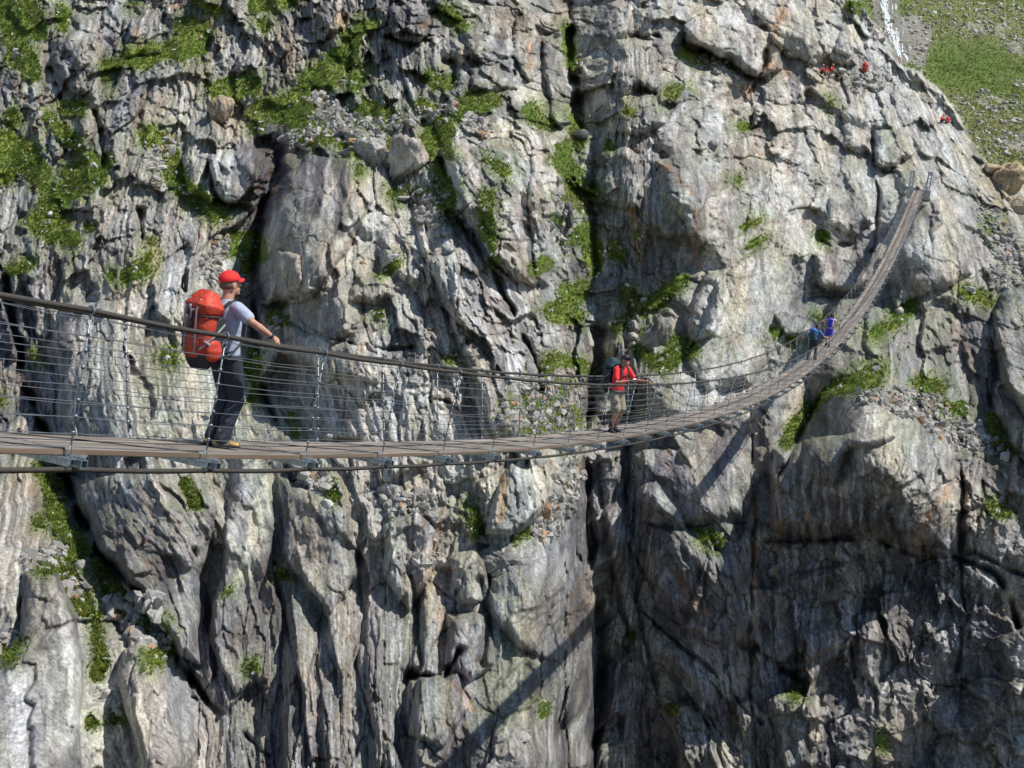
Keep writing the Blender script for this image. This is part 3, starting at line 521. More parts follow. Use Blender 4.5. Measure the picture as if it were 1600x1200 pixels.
# ------------------------------------------------------------------ the ground, split at the cleft and at the far valley side
idx = np.arange(NV * NU).reshape(NV, NU)
quads = np.stack([idx[:-1, :-1], idx[1:, :-1], idx[1:, 1:], idx[:-1, 1:]], 2)
split_u = np.interp(V, [-300, 0, 140, 300, 520, 700, 900, 1050, 1500], [893, 890, 898, 912, 930, 922, 926, 934, 930])
zone = np.where(far > .5, 2, np.where(U > split_u, 1, 0))
qz = zone[:-1, :-1]
Pf = P.reshape(-1, 3); Cf = rgba.reshape(-1, 4)
for z, nm, mt in ((0, 'left_cliff', M_rock), (1, 'right_cliff', M_rock), (2, 'hillside', M_hill)):
    q = quads[qz == z].reshape(-1, 4)
    used = np.unique(q); remap = np.zeros(NV * NU, np.int64); remap[used] = np.arange(len(used))
    me = np_mesh(nm, Pf[used], remap[q], smooth=True)
    color_attr(me, 'stone', Cf[used])
    o = add_obj(nm, me, mt); tag(o, kind='structure')
# ------------------------------------------------------------------ turf blades, rubble, boulders, stream
M_grass = plain('grass_blades', (.145, .20, .035), rough=.75, var=.28, scale=.5, spec=.2)
M_flower = plain('herb_leaves', (.19, .22, .05), rough=.8, var=.25, scale=.7, spec=.2)
leafy(M_grass); leafy(M_flower)
M_rubble = rock_mat('rubble_stone', attr=True, bump=.3, sc=2.0, grain=.5)
rng = np.random.RandomState(5)

def rotations(n, rng):
    q = rng.randn(n, 4); q /= np.linalg.norm(q, axis=1, keepdims=True); w, x, y, z = q.T
    return np.stack([np.stack([1 - 2 * (y * y + z * z), 2 * (x * y - z * w), 2 * (x * z + y * w)], 1),
                     np.stack([2 * (x * y + z * w), 1 - 2 * (x * x + z * z), 2 * (y * z - x * w)], 1),
                     np.stack([2 * (x * z - y * w), 2 * (y * z + x * w), 1 - 2 * (x * x + y * y)], 1)], 1)

def grass_cover(name, w, count, size, mat, far_side=False):
    jj, ii = np.nonzero(w > .45)
    ok = (us[ii] > -20) & (us[ii] < 1620) & (vv_[jj] > -20) & (vv_[jj] < 1220)
    jj, ii = jj[ok], ii[ok]
    pick = rng.randint(0, len(jj), count); jj, ii = jj[pick], ii[pick]
    nrm = N[jj, ii]; keep = rng.rand(count) < np.clip(nrm[:, 2] * 1.3 + .35, .1, 1)
    jj, ii, nrm = jj[keep], ii[keep], nrm[keep]; n = len(jj)
    base = P[jj, ii] + (P[np.minimum(jj + 1, NV - 1), ii] - P[jj, ii]) * rng.rand(n, 1)
    nb = 5
    az_ = rng.rand(n, nb) * 6.283; sp_ = .25 + .75 * rng.rand(n, nb)
    s = size * (.45 + 1.0 * rng.rand(n, 1) ** 1.5) * np.ones((1, nb))
    up = np.array([0, 0, 1.0]) * .7 + nrm[:, None, :] * .55
    d = np.stack([np.cos(az_), np.sin(az_), np.zeros_like(az_)], 2) * sp_[..., None] * .9 + up
    side = np.stack([-np.sin(az_), np.cos(az_), np.zeros_like(az_)], 2)
    b0 = base[:, None, :] - up * .06 * size
    wdt = (s * .17)[..., None]
    p0 = b0 - side * wdt; p1 = b0 + side * wdt; p2 = b0 + d * s[..., None] * .62 + side * wdt * .9; p3 = b0 + d * s[..., None] - np.array([0, 0, .22]) * (s * sp_)[..., None]
    V4 = np.stack([p0, p1, p2, p3], 2).reshape(-1, 3)
    k = np.arange(n * nb)[:, None] * 4
    me = np_mesh(name, V4, k + np.array([[0, 1, 2, 3]]))
    o = add_obj(name, me, mat); tag(o, kind='stuff'); return o
gmask = turf_w * (1 - far)
o = grass_cover('grass', gmask, 34000, .15, M_grass); tag(o, 'short bright green alpine turf on the ledges and in the gullies of the cliffs', 'grass')
o = grass_cover('low_herbs', gmask, 9000, .2, M_flower); tag(o, 'yellowish green herbs scattered through the alpine turf', 'herbs')
mm = np.clip(mossw, 0, 1) * (1 - far) * (1 - turf_w) * 1.2
o = grass_cover('moss_cushions', mm, 7000, .12, M_grass); tag(o, 'small green moss and grass cushions on narrow rock shelves', 'moss')

# loose stones
ico = bmesh.new(); bmesh.ops.create_icosphere(ico, subdivisions=1, radius=1); ico_v = np.array([v.co[:] for v in ico.verts]); ico_f = np.array([[v.index for v in f.verts] for f in ico.faces]); ico.free()
ico_v[:, :] /= np.abs(ico_v).max()
def stones(name, pos, rad, seed, shade=(.34, .325, .30)):
    r = np.random.RandomState(seed); n = len(pos)
    jit = 1 + .55 * (r.rand(n, len(ico_v), 1) - .5)
    sc = np.stack([.7 + .6 * r.rand(n), .6 + .6 * r.rand(n), .35 + .45 * r.rand(n)], 1)
    v = np.clip(ico_v[None] * 1.35, -1, 1) * jit * sc[:, None, :]
    v = np.einsum('nij,nkj->nki', rotations(n, r), v) * rad[:, None, None] + pos[:, None, :]
    f = (np.arange(n)[:, None, None] * len(ico_v) + ico_f[None]).reshape(-1, 3)
    me = np_mesh(name, v.reshape(-1, 3), f)
    c = np.array(shade) * (.55 + .75 * r.rand(n, 1)) * (1 + .015 * r.randn(n, 3)); rust = r.rand(n) < .05
    c[rust] = np.array([.42, .27, .16]) * (.7 + .5 * r.rand(rust.sum(), 1))
    cc = np.repeat(np.clip(c, .04, .7), len(ico_v), axis=0)
    color_attr(me, 'stone', np.concatenate([cc, np.zeros((len(cc), 1))], 1))
    o = add_obj(name, me, M_rubble); tag(o, kind='stuff'); return o
def scatter(w, n, thr=.4, seed=1):
    r = np.random.RandomState(seed); jj, ii = np.nonzero(w > thr)
    ok = (us[ii] > -20) & (us[ii] < 1620) & (vv_[jj] > -20) & (vv_[jj] < 1220); jj, ii = jj[ok], ii[ok]
    p = r.randint(0, len(jj), n); return P[jj[p], ii[p]] + r.randn(n, 3) * .05
r1_ = np.random.RandomState(3)
n = 5200; o = stones('rubble', scatter(rub_w * (1 - far), n, .35, 2), .07 + .30 * r1_.rand(n) ** 3.0, 4); tag(o, 'pale angular rubble lying on the grassy ledges and in the gullies', 'rubble')
n = 1800; o = stones('scattered_stones', scatter(gmask, n, .4, 5), .05 + .14 * r1_.rand(n) ** 3, 6, (.46, .44, .41)); tag(o, 'small pale stones scattered over the green turf', 'stones')
n = 3600
farm = far * np.clip(.25 + rubf + .6 * fan + bed - .6 * lush, 0.0, 1)
o = stones('hillside_scree', scatter(farm, n, .2, 8), .08 + .5 * r1_.rand(n) ** 5, 9, (.44, .42, .39)); tag(o, 'grey scree and small blocks strewn over the far grassy hillside', 'scree')
o = grass_cover('hillside_grass', far * np.clip(1 - rubf - fan - bed + lush, 0, 1), 14000, .24, M_grass); tag(o, 'thin green grass covering the far hillside', 'grass')

# boulders: u, v, half width px, half height px, colour, label, group
PALE, GREY, DARK, RUSTY, WHITE = (.40, .38, .345), (.29, .28, .26), (.13, .127, .122), (.42, .25, .14), (.56, .545, .52)
BOULDERS = [
 (785, 880, 46, 26, GREY, 'largest loose boulder, flat-topped and grey, jammed on the wall below the middle of the bridge'),
 (842, 722, 15, 12, PALE, 'squarish pale boulder just under the bridge cables left of the dark chasm'),
 (866, 729, 12, 10, (.50, .43, .35), 'cream rounded boulder right beside the squarish one under the bridge'),
 (870, 792, 9, 5, RUSTY, 'flat rust-orange stone on the rubble slope left of the chasm'),
 (125, 883, 8, 11, GREY, 'smooth egg-shaped grey boulder on the green strip at lower left'),
 (510, 790, 10, 9, WHITE, 'bright white slab stone perched on a spur below the bridge'),
 (567, 411, 6, 4, RUSTY, 'small brown-orange stone resting in a hollow of the big grey dome'),
 (888, 342, 13, 24, DARK, 'tall upright dark boulder standing in the grassy central gully'),
 (861, 353, 9, 9, GREY, 'cube-like grey boulder left of the tall dark one in the central gully'),
 (906, 211, 13, 9, DARK, 'dark flat-topped boulder wedged at the top of the central gully'),
 (872, 283, 8, 8, (.50, .44, .40), 'pinkish rounded stone on grass high in the central gully'),
 (685, 369, 8, 7, PALE, 'rounded pale stone on the slope beneath the long leaning slab'),
 (612, 401, 10, 4, WHITE, 'flat whitish stone above a tiny turf patch on the central wall'),
 (334, 74, 8, 8, PALE, 'pale block on the bright grass patch near the top left'),
 (145, 260, 7, 5, PALE, 'small oval pale stone in the turf of the upper left slope'),
 (1312, 109, 11, 6, PALE, 'smooth pale boulder directly behind the seated group at upper right'),
 (1403, 486, 8, 7, (.52, .47, .42), 'rounded pinkish boulder in the moss right of the rising bridge deck'),
 (558, 158, 7, 6, PALE, 'round pale boulder in the middle of the upper rubble field'),
 (572, 221, 8, 7, WHITE, 'blocky white boulder at the lower edge of the upper rubble field'),
 (592, 217, 8, 6, PALE, 'angular pale boulder right of the white one in the upper rubble field'),
 (535, 127, 8, 3, PALE, 'thin flat stone lying on grass above the upper rubble field'),
 (1034, 564, 7, 6, GREY, 'small grey stone alone on the grassy hump beyond the walker in the red shirt'),
 (990, 527, 10, 7, PALE, 'pale wedge of stone in the rubble chute right of the central gully'),
 (1025, 522, 19, 30, GREY, 'big round-shouldered grey boulder standing on grass at the foot of the shaded wall'),
 (1006, 470, 7, 5, PALE, 'low pale boulder on the grass ledge under the shaded wall'),
 (1367, 577, 8, 8, GREY, 'upright grey boulder on the green saddle right of the bridge'),
 (1426, 640, 8, 6, WHITE, 'bright boulder in the middle of the rubble slope at right'),
 (1447, 646, 6, 4, RUSTY, 'small orange-tinted stone on the rubble slope at right'),
 (1392, 626, 10, 4, RUSTY, 'long rust-coloured stone at the left edge of the right-hand rubble slope'),
 (1445, 660, 9, 5, PALE, 'flat pale stone at the lower lip of the right-hand rubble slope'),
 (1532, 664, 7, 8, PALE, 'upright pale stone at the far end of the right-hand rubble slope'),
 (1568, 712, 8, 12, WHITE, 'pointed whitish stone at the end of the grass strip on the right edge'),
 (1543, 310, 10, 4, WHITE, 'flat white slab lying on the talus beside the bridge end cliff'),
 (1512, 452, 11, 5, WHITE, 'white slab at the top of the small green hollow right of the bridge'),
 (1535, 450, 7, 5, PALE, 'rounded pale stone next to the white slab above the small green hollow'),
 (227, 962, 6, 5, (.55, .42, .36), 'pinkish stone on the lower left turf strip'),
 (166, 1086, 11, 8, WHITE, 'brilliant white angular stone in the lower left cleft'),
 (165, 939, 5, 8, WHITE, 'narrow white stone at the top of the lower left turf strip'),
 (108, 838, 5, 5, WHITE, 'small white stone on the green strip under the left end of the bridge'),
 (267, 996, 6, 5, (.56, .42, .36), 'rose-coloured stone at the bottom end of the lower left turf strip'),
 (1068, 150, 7, 8, PALE, 'pale block on a green shelf in the upper part of the right cliff'),
 (1112, 228, 8, 13, GREY, 'standing grey splinter above the pillow-shaped bulge on the right cliff'),
 (638, 872, 6, 9, GREY, 'grey stone on the little scree shelf at lower centre'),
 (690, 878, 10, 7, GREY, 'low grey boulder at the right end of the little scree shelf'),
 (752, 845, 16, 8, GREY, 'broad grey boulder at the foot of the pointed orange-streaked slab'),
 (660, 792, 10, 6, DARK, 'dark flat boulder on the scree shelf below the bridge'),
 (430, 888, 7, 5, PALE, 'pale stone on a shelf of the lower left wall'),
]
def boulder(u, v, ru, rv, colr, label, seed):
    p = surf(u, v + rv * .5); dist = float(np.dot(p, FWD)); mpp = dist / F_PX
    rx, rz = ru * mpp, rv * mpp
    rd = np.random.RandomState(seed)
    big = ru > 16
    bm = bmesh.new(); bmesh.ops.create_icosphere(bm, subdivisions=5 if big else 3, radius=1)
    planes = [(Vector(rd.randn(3) * np.array([1, 1, .9])).normalized(), (.55 + .33 * rd.rand()) if big else (.40 + .42 * rd.rand())) for _ in range(16 if big else 10)]
    ph = rd.rand(3) * 50
    for vtx in bm.verts:
        d = vtx.co.normalized(); r = 1.0
        for pn, pd in planes:
            c = d.dot(pn)
            if c > 0: r = min(r, pd / c)
        if big:
            q = noise2(np.array([d.x * 2.2 + d.y + ph[0]]), np.array([d.z * 1.4 + d.y * 1.3 + ph[1]]), 3)[0]; q2 = noise2(np.array([d.x * 9 + d.y * 5 + ph[0]]), np.array([d.z * 3.5 + d.y * 3 + ph[1]]), 4)[0]; q3 = noise2(np.array([d.x * 22 + d.y * 15]), np.array([d.z * 14 + ph[2]]), 6)[0]
            r += .20 * q + .09 * q2 + .02 * q3 - .05 * max(0, .25 - abs(q2)) * 2
        else: r += .05 * (rd.rand() - .5)
        vtx.co = Vector((d.x * r * rx * 1.15, d.y * r * (rx + rz) * .55, d.z * r * rz * 1.15))
    tilt = Matrix.Rotation(rd.uniform(-.35, .35), 3, 'Y') @ Matrix.Rotation(rd.uniform(-.4, .4), 3, 'Z')
    for vtx in bm.verts: vtx.co = tilt @ vtx.co
    bm.normal_update()
    me = bpy.data.meshes.new('boulder'); bm.to_mesh(me); bm.free()
    nn = len(me.vertices); co = np.array([q.co[:] for q in me.vertices])
    k = 1 + .35 * noise2(co[:, 0] * 1.2 / rx + seed, co[:, 2] * 2 / rz, seed)
    color_attr(me, 'stone', np.concatenate([np.clip(np.array(colr)[None] * (.82 if big else .9) * k[:, None], .03, .8), np.zeros((nn, 1))], 1))
    for pl in me.polygons: pl.use_smooth = big
    c = surf(u, v); dd = min(float(np.dot(c, FWD)), dist + .2)
    o = add_obj('boulder', me, M_rock if big else M_rubble); pos = ray(u, v) * (dd - (rx + rz) * (.02 if big else .14)); o.location = pos.tolist()
    tag(o, label, 'boulder'); return o
for i, (u, v, ru, rv, colr, label) in enumerate(BOULDERS):
    if colr is not None: boulder(u, v, ru, rv, colr, label, 40 + i)
for i, (poly_c, ru, rv, colr, label) in enumerate([((580, 240), 44, 24, PALE, 'wedge-shaped pale boulder lying across the top of the big grey dome'),
        ((635, 252), 32, 34, (.50, .45, .39), 'large boulder with a faint orange streak beside the wedge above the central wall'),
        ((345, 173), 20, 20, (.46, .36, .26), 'orange-brown block on top of the upper left outcrop'),
        ((1574, 284), 22, 22, (.52, .40, .25), 'yellow-orange rock outcrop at the right edge below the hillside'),
        ((1550, 262), 14, 11, (.50, .41, .28), 'low cream and ochre block above the yellow-orange outcrop at the right edge'),
        ((1594, 322), 14, 18, (.45, .38, .27), 'cracked ochre-grey block under the yellow-orange outcrop, cut by the right edge')]):
    if colr is not None: boulder(poly_c[0], poly_c[1], ru, rv, colr, label, 140 + i)

# the stream: strands of white water down the far gully
M_water, n_, l_, b_ = nodes_mat('white_water')
b_.inputs['Base Color'].default_value = (.66, .70, .73, 1); b_.inputs['Roughness'].default_value = .35
nz = n_.new('ShaderNodeTexNoise'); nz.inputs['Scale'].default_value = 2.5; nz.inputs['Detail'].default_value = 5
bp = n_.new('ShaderNodeBump'); bp.inputs['Strength'].default_value = .8; bp.inputs['Distance'].default_value = .3; l_.new(nz.outputs['Fac'], bp.inputs['Height']); l_.new(bp.outputs['Normal'], b_.inputs['Normal'])
geo_ = n_.new('ShaderNodeNewGeometry'); l_.new(geo_.outputs['Position'], nz.inputs['Vector'])
rs = np.random.RandomState(12); sv, sf = [], []
for k in range(64):
    t0 = rs.rand() * .85; t1 = min(1, t0 + .06 + .18 * rs.rand()); offc = rs.randn() * (4.8); ww = .05 + .20 * rs.rand() ** 1.5
    pts = []
    for j in range(10):
        t = t0 + (t1 - t0) * j / 9
        uc = np.interp(t, [0, .3, .55, .8, 1], [1376, 1386, 1393, 1403, 1412]) + offc * np.interp(t, [0, .5, 1], [1.6, 1.1, .5]) + 1.6 * math.sin(t * 25 + k)
        vc = -20 + 116 * t
        q = surf(uc, vc); pts.append(q * (1 - .25 / float(np.dot(q, FWD))))
    pts = np.array(pts)
    for j, q in enumerate(pts):
        w_ = ww * (1 - abs(j / 9 - .5) ** 2 * 2.6) * (1 + .4 * rs.rand())
        for a in range(3):
            sv.append(q + RIGHT * w_ * (a - 1) - FWD * (.12 if a == 1 else 0))
    b0 = len(sv) - 30
    for j in range(9):
        for a in range(2): sf.append([b0 + j * 3 + a, b0 + j * 3 + a + 1, b0 + j * 3 + 4 + a, b0 + j * 3 + 3 + a])
me = np_mesh('stream', np.array(sv), np.array(sf), smooth=True); o = add_obj('stream', me, M_water); tag(o, kind='structure')
# ------------------------------------------------------------------ the suspension footbridge
PSI, BX, BY, BZ, BA, BB, BC = .40024, -3.59363, 8.71976, -2.30028, -.163762, .00191760, 6.69e-6
LST, WD, RO, RH = 1.7197, .8674, .1751, 1.1793
def bz(s): return BZ + BA * s + BB * s * s + BC * s ** 3 + .05 * (math.exp(-((s + 1) / 2.5) ** 2) if s > -1 else 1) - .035 * math.exp(-((s - 11) / 6) ** 2)
def at(s, off=0.0, h=0.0):
    return Vector((BX + s * math.sin(PSI) + off * math.cos(PSI), BY + s * math.cos(PSI) - off * math.sin(PSI), bz(s) + h))
def frame(s, off=0.0, h=0.0):
    """matrix with x along the bridge, y across (away from viewer), z up"""
    t = (at(s + .05) - at(s - .05)).normalized(); y = Vector((-math.cos(PSI), math.sin(PSI), 0)); z = t.cross(y).normalized()
    if z.z < 0: z = -z
    M = Matrix((t, y, z)).transposed().to_4x4(); M.translation = at(s, off, h); return M
def wood_mat():
    mt, n, l, b = nodes_mat('weathered_wood')
    tc = n.new('ShaderNodeTexCoord'); oi = n.new('ShaderNodeObjectInfo')
    mp = n.new('ShaderNodeMapping'); mp.inputs['Scale'].default_value = (1.6, 38, 30); l.new(tc.outputs['Object'], mp.inputs['Vector'])
    ad = n.new('ShaderNodeVectorMath'); ad.operation = 'ADD'; l.new(mp.outputs['Vector'], ad.inputs[0])
    sc_ = n.new('ShaderNodeVectorMath'); sc_.operation = 'SCALE'; sc_.inputs[0].default_value = (37, 91, 13); l.new(oi.outputs['Random'], sc_.inputs['Scale']); l.new(sc_.outputs['Vector'], ad.inputs[1])
    nz = n.new('ShaderNodeTexNoise'); nz.inputs['Scale'].default_value = 1; nz.inputs['Detail'].default_value = 5; l.new(ad.outputs['Vector'], nz.inputs['Vector'])
    cr_ = n.new('ShaderNodeValToRGB'); cr_.color_ramp.elements[0].position = .3; cr_.color_ramp.elements[0].color = (.12, .098, .078, 1); cr_.color_ramp.elements[1].position = .72; cr_.color_ramp.elements[1].color = (.36, .315, .265, 1)
    l.new(nz.outputs['Fac'], cr_.inputs['Fac'])
    mr = n.new('ShaderNodeMapRange'); mr.inputs['To Min'].default_value = .75; mr.inputs['To Max'].default_value = 1.2; l.new(oi.outputs['Random'], mr.inputs['Value'])
    vm = n.new('ShaderNodeVectorMath'); vm.operation = 'SCALE'; l.new(cr_.outputs['Color'], vm.inputs[0]); l.new(mr.outputs['Result'], vm.inputs['Scale'])
    # sawn edges keep the brown of the wood
    sx = n.new('ShaderNodeSeparateXYZ'); l.new(tc.outputs['Normal'], sx.inputs['Vector']); ab = n.new('ShaderNodeMath'); ab.operation = 'ABSOLUTE'; l.new(sx.outputs['Z'], ab.inputs[0])
    mx = n.new('ShaderNodeMix'); mx.data_type = 'RGBA'; mx.inputs['A'].default_value = (.15, .105, .07, 1); l.new(ab.outputs[0], mx.inputs['Factor']); l.new(vm.outputs['Vector'], mx.inputs['B'])
    l.new(mx.outputs['Result'], b.inputs['Base Color']); b.inputs['Roughness'].default_value = .85
    bp = n.new('ShaderNodeBump'); bp.inputs['Strength'].default_value = .4; bp.inputs['Distance'].default_value = .004; l.new(nz.outputs['Fac'], bp.inputs['Height']); l.new(bp.outputs['Normal'], b.inputs['Normal'])
    return mt
M_wood = wood_mat()
M_cable = plain('greased_steel_cable', (.060, .052, .042), rough=.6, metal=.3, var=.2, scale=60, bump=.5)
M_wire = plain('wire_rope', (.27, .29, .30), rough=.45, metal=.75, var=.15, scale=80)
M_galv = plain('galvanised_steel', (.33, .38, .42), rough=.42, metal=.75, var=.2, scale=25)
M_rope = plain('black_cord', (.03, .03, .032), rough=.8, var=.2)
M_conc = plain('concrete', (.48, .46, .44), rough=.9, var=.15, scale=4, bump=.4)

def bm_box(bm, c, sx, sy, sz, bev=0.0):
    r = bmesh.ops.create_cube(bm, size=1.0)
    for v in r['verts']: v.co = Vector((v.co.x * sx + c[0], v.co.y * sy + c[1], v.co.z * sz + c[2]))
    if bev:
        es = list({e for v in r['verts'] for e in v.link_edges}); bmesh.ops.bevel(bm, geom=es, offset=bev, segments=1, affect='EDGES')
def bm_obj(name, bm, mat, parent=None, smooth=False):
    bmesh.ops.recalc_face_normals(bm, faces=bm.faces); me = bpy.data.meshes.new(name); bm.to_mesh(me); bm.free()
    if smooth: me.polygons.foreach_set('use_smooth', [True] * len(me.polygons))
    me.materials.append(mat); return add_obj(name, me, None, parent)
def tube_arrays(pts, r, nseg=6, closed=False):
    """pts list of Vector, r number or list"""
    pts = [Vector(p) for p in pts]; n = len(pts); V_, F_ = [], []
    prev = None
    for i, p in enumerate(pts):
        if closed: t = pts[(i + 1) % n] - pts[i - 1]
        else: t = pts[min(i + 1, n - 1)] - pts[max(i - 1, 0)]
        t.normalize()
        a = prev if prev is not None else (Vector((0, 0, 1)) if abs(t.z) < .9 else Vector((1, 0, 0)))
        a = (a - t * a.dot(t)).normalized(); prev = a; b = t.cross(a)
        rr = r[i] if hasattr(r, '__len__') else r
        for k in range(nseg):
            an = 2 * math.pi * k / nseg; V_.append(p + (a * math.cos(an) + b * math.sin(an)) * rr)
    m = n if closed else n - 1
    for i in range(m):
        j = (i + 1) % n
        for k in range(nseg): F_.append((i * nseg + k, i * nseg + (k + 1) % nseg, j * nseg + (k + 1) % nseg, j * nseg + k))
    return V_, F_
def bm_tube(bm, pts, r, nseg=6, closed=False, caps=True):
    V_, F_ = tube_arrays(pts, r, nseg, closed); vs_ = [bm.verts.new(v) for v in V_]
    for f in F_: bm.faces.new([vs_[k] for k in f])
    if caps and not closed: bm.faces.new(vs_[:nseg][::-1]); bm.faces.new(vs_[-nseg:])
def ring_pts(c, ax, ay, r, n=10): return [c + ax * (r * math.cos(2 * math.pi * k / n)) + ay * (r * math.sin(2 * math.pi * k / n)) for k in range(n)]

K0, K1 = -9, 57
S_END = 98.2
bridge = empty('footbridge', at(0, 0, 0), 'long narrow suspension footbridge of planks and steel cables slung across the gorge', 'bridge')
ORG = at(0, 0, 0)
def loc_parent(o):
    """parent to the bridge, keeping the world placement"""
    o.parent = bridge; o.matrix_basis = Matrix.Translation(-ORG) @ o.matrix_basis
# planks
plank_me = []
rb = random.Random(3)
for k in range(5):
    bm = bmesh.new(); bm_box(bm, (0, 0, -.024), LST - .012, .2, .048, .004)
    for v in bm.verts: v.co.z += .003 * rb.uniform(-1, 1); v.co.y += .002 * rb.uniform(-1, 1)
    me = bpy.data.meshes.new('plank'); bmesh.ops.recalc_face_normals(bm, faces=bm.faces); bm.to_mesh(me); bm.free(); me.materials.append(M_wood); plank_me.append(me)
for k in range(K0, K1):
    sa, sb = k * LST, (k + 1) * LST
    for j in range(4):
        M = frame((sa + sb) / 2, -.108 - j * .2172, rb.uniform(-.004, .004)); ln = (at(sb) - at(sa)).length
        o = add_obj('plank', rb.choice(plank_me)); M = M @ Matrix.Rotation(rb.uniform(-.003, .003), 4, 'Z')
        o.matrix_basis = M @ Matrix.Diagonal((ln / LST, 1, 1, 1)); loc_parent(o)
# cross beams
bm = bmesh.new()
for (cy, cz, sy_, sz_) in ((0, .033, WD + .42, .006), (0, -.033, WD + .42, .006)): bm_box(bm, (0, 0, cz), .072, sy_, sz_)
for cx in (-.033, .033): bm_box(bm, (cx, 0, 0), .006, WD + .42, .060)
bm_box(bm, (-.075, 0, .030), .075, WD + .30, .007); bm_box(bm, (-.112, 0, -.002), .007, WD + .30, .06)
bmesh.ops.recalc_face_normals(bm, faces=bm.faces); beam_me = bpy.data.meshes.new('crossbeam'); bm.to_mesh(beam_me); bm.free(); beam_me.materials.append(M_galv)
plate_mes = []
for sgn in (-1, 1):
    bm = bmesh.new()
    v1 = [bm.verts.new((x, sgn * y, z)) for x, y, z in ((.0, .64, .040), (.24, .44, .040), (.24, .38, .040), (0, .45, .040))]; v2 = [bm.verts.new(v.co + Vector((0, 0, .007))) for v in v1]
    bm.faces.new(v1); bm.faces.new(v2)
    for a in range(4): bm.faces.new((v1[a], v1[(a + 1) % 4], v2[(a + 1) % 4], v2[a]))
    bmesh.ops.recalc_face_normals(bm, faces=bm.faces); plate_me = bpy.data.meshes.new('brace_plate'); bm.to_mesh(plate_me); bm.free(); plate_me.materials.append(M_galv); plate_mes.append(plate_me)
bm = bmesh.new(); bm_tube(bm, [Vector((0, 0, -.05)), Vector((0, 0, .012)), Vector((0, 0, .0121)), Vector((0, 0, .028))], [.007, .007, .016, .016], 6)
bolt_me = bpy.data.meshes.new('bolt'); bmesh.ops.recalc_face_normals(bm, faces=bm.faces); bm.to_mesh(bolt_me); bm.free(); bolt_me.materials.append(M_galv)
for k in range(K0, K1 + 1):
    o = add_obj('crossbeam', beam_me); o.matrix_basis = frame(k * LST, -WD / 2, -.088); loc_parent(o)
    for plate_me in plate_mes: p_ = add_obj('brace_plate', plate_me); p_.parent = o
    if -1 < k < 12:
        for sgn in (-1, 1):
            for bx_ in (-.09, .012): p_ = add_obj('bolt', bolt_me); p_.parent = o; p_.location = (bx_, sgn * .575, .037)
# cables and wires
def run(name, off, h, r, mat, nseg=8, sag=0.0, ds=4, s1=S_END):
    pts = []
    n = (K1 - K0) * ds
    for i in range(n + 1):
        s = (K0 + i / ds) * LST; f = i / ds % 1.0
        pts.append(at(s, off, h - sag * 4 * f * (1 - f)) - ORG)
    bm = bmesh.new(); bm_tube(bm, pts, r, nseg); o = bm_obj(name, bm, mat, bridge, True); return o
run('handrail_cable', RO, RH, .024, M_cable, 8, .012); run('handrail_cable', -WD - RO, RH, .024, M_cable, 8, .012)
run('carrying_cable', .10, -.148, .024, M_cable, 8, .012); run('carrying_cable', -WD - .10, -.148, .024, M_cable, 8, .012)
HB = .045
for side in (1, -1):
    for i in range(9):
        f = .055 + i * .113 + rb.uniform(-.015, .015); off = HB + (RO - HB) * f; off = off if side > 0 else -WD - off
        run('side_wire', off, -.05 + (RH + .03) * f, .0036, M_wire, 4, rb.uniform(.0, .022), 2)
# hangers
def hanger(side, lean):
    bm = bmesh.new(); b0 = Vector((0, 0, 0)); top = Vector((lean, -side * (RO - HB), RH + .05)); d = (top - b0).normalized()
    sidev = Vector((1, 0, 0))
    bm_tube(bm, [b0 + Vector((-.035, 0, -.03)), b0 + Vector((-.03, 0, .03)), b0 + d * .10, b0 + Vector((.03, 0, .03)), b0 + Vector((.035, 0, -.03))], .007, 6)
    bm_tube(bm, [b0 + d * .10, top - d * .12], .0075, 6)
    for i in range(9):
        f = .055 + i * .113; c = b0 + d * ((RH + .05) * f); 
        if f > .1: bm_tube(bm, [c - d * .014, c + d * .014], .017, 6)
    c = top - d * .095; bm_tube(bm, ring_pts(c, sidev, d, .032, 8), .006, 5, closed=True)
    bmesh.ops.recalc_face_normals(bm, faces=bm.faces); me = bpy.data.meshes.new('hanger'); bm.to_mesh(me); bm.free(); me.materials.append(M_wire)
    me.polygons.foreach_set('use_smooth', [True] * len(me.polygons))
    bm = bmesh.new(); bm_tube(bm, ring_pts(top, Vector((0, 1, 0)), Vector((0, 0, 1)), .031, 10), .010, 6, closed=True)
    bm_tube(bm, [top + Vector((0, 0, -.03)), top + Vector((0, 0, -.075))], .012, 6)
    bmesh.ops.recalc_face_normals(bm, faces=bm.faces); mc = bpy.data.meshes.new('clamp'); bm.to_mesh(mc); bm.free(); mc.materials.append(M_galv)
    return me, mc
variants = {sd: [hanger(sd, ln_) for ln_ in (-.02, .0, .03)] for sd in (1, -1)}
for k in range(K0, K1 + 1):
    for side in (1, -1):
        off = HB if side > 0 else -WD - HB
        me, mc = rb.choice(variants[side]); M = Matrix.Identity(4); y = Vector((-math.cos(PSI), math.sin(PSI), 0)); x = Vector((math.sin(PSI), math.cos(PSI), 0))
        M = Matrix((x, y, Vector((0, 0, 1)))).transposed().to_4x4(); M.translation = at(k * LST, off, -.05)
        o = add_obj('hanger', me); o.matrix_basis = M; loc_parent(o); c = add_obj('clamp', mc); c.parent = o
# bracing cord lying across the deck
for k in range(K0, K1):
    pts = []
    for i in range(9):
        f = i / 8; pts.append(at((k + f) * LST, -WD + .03 + (WD - .05) * f + .02 * math.sin(k * 1.7 + i * 1.3), .010) - ORG)
    bm = bmesh.new(); bm_tube(bm, pts, .0065, 5); bm_obj('bracing_cord', bm, M_rope, bridge, True)
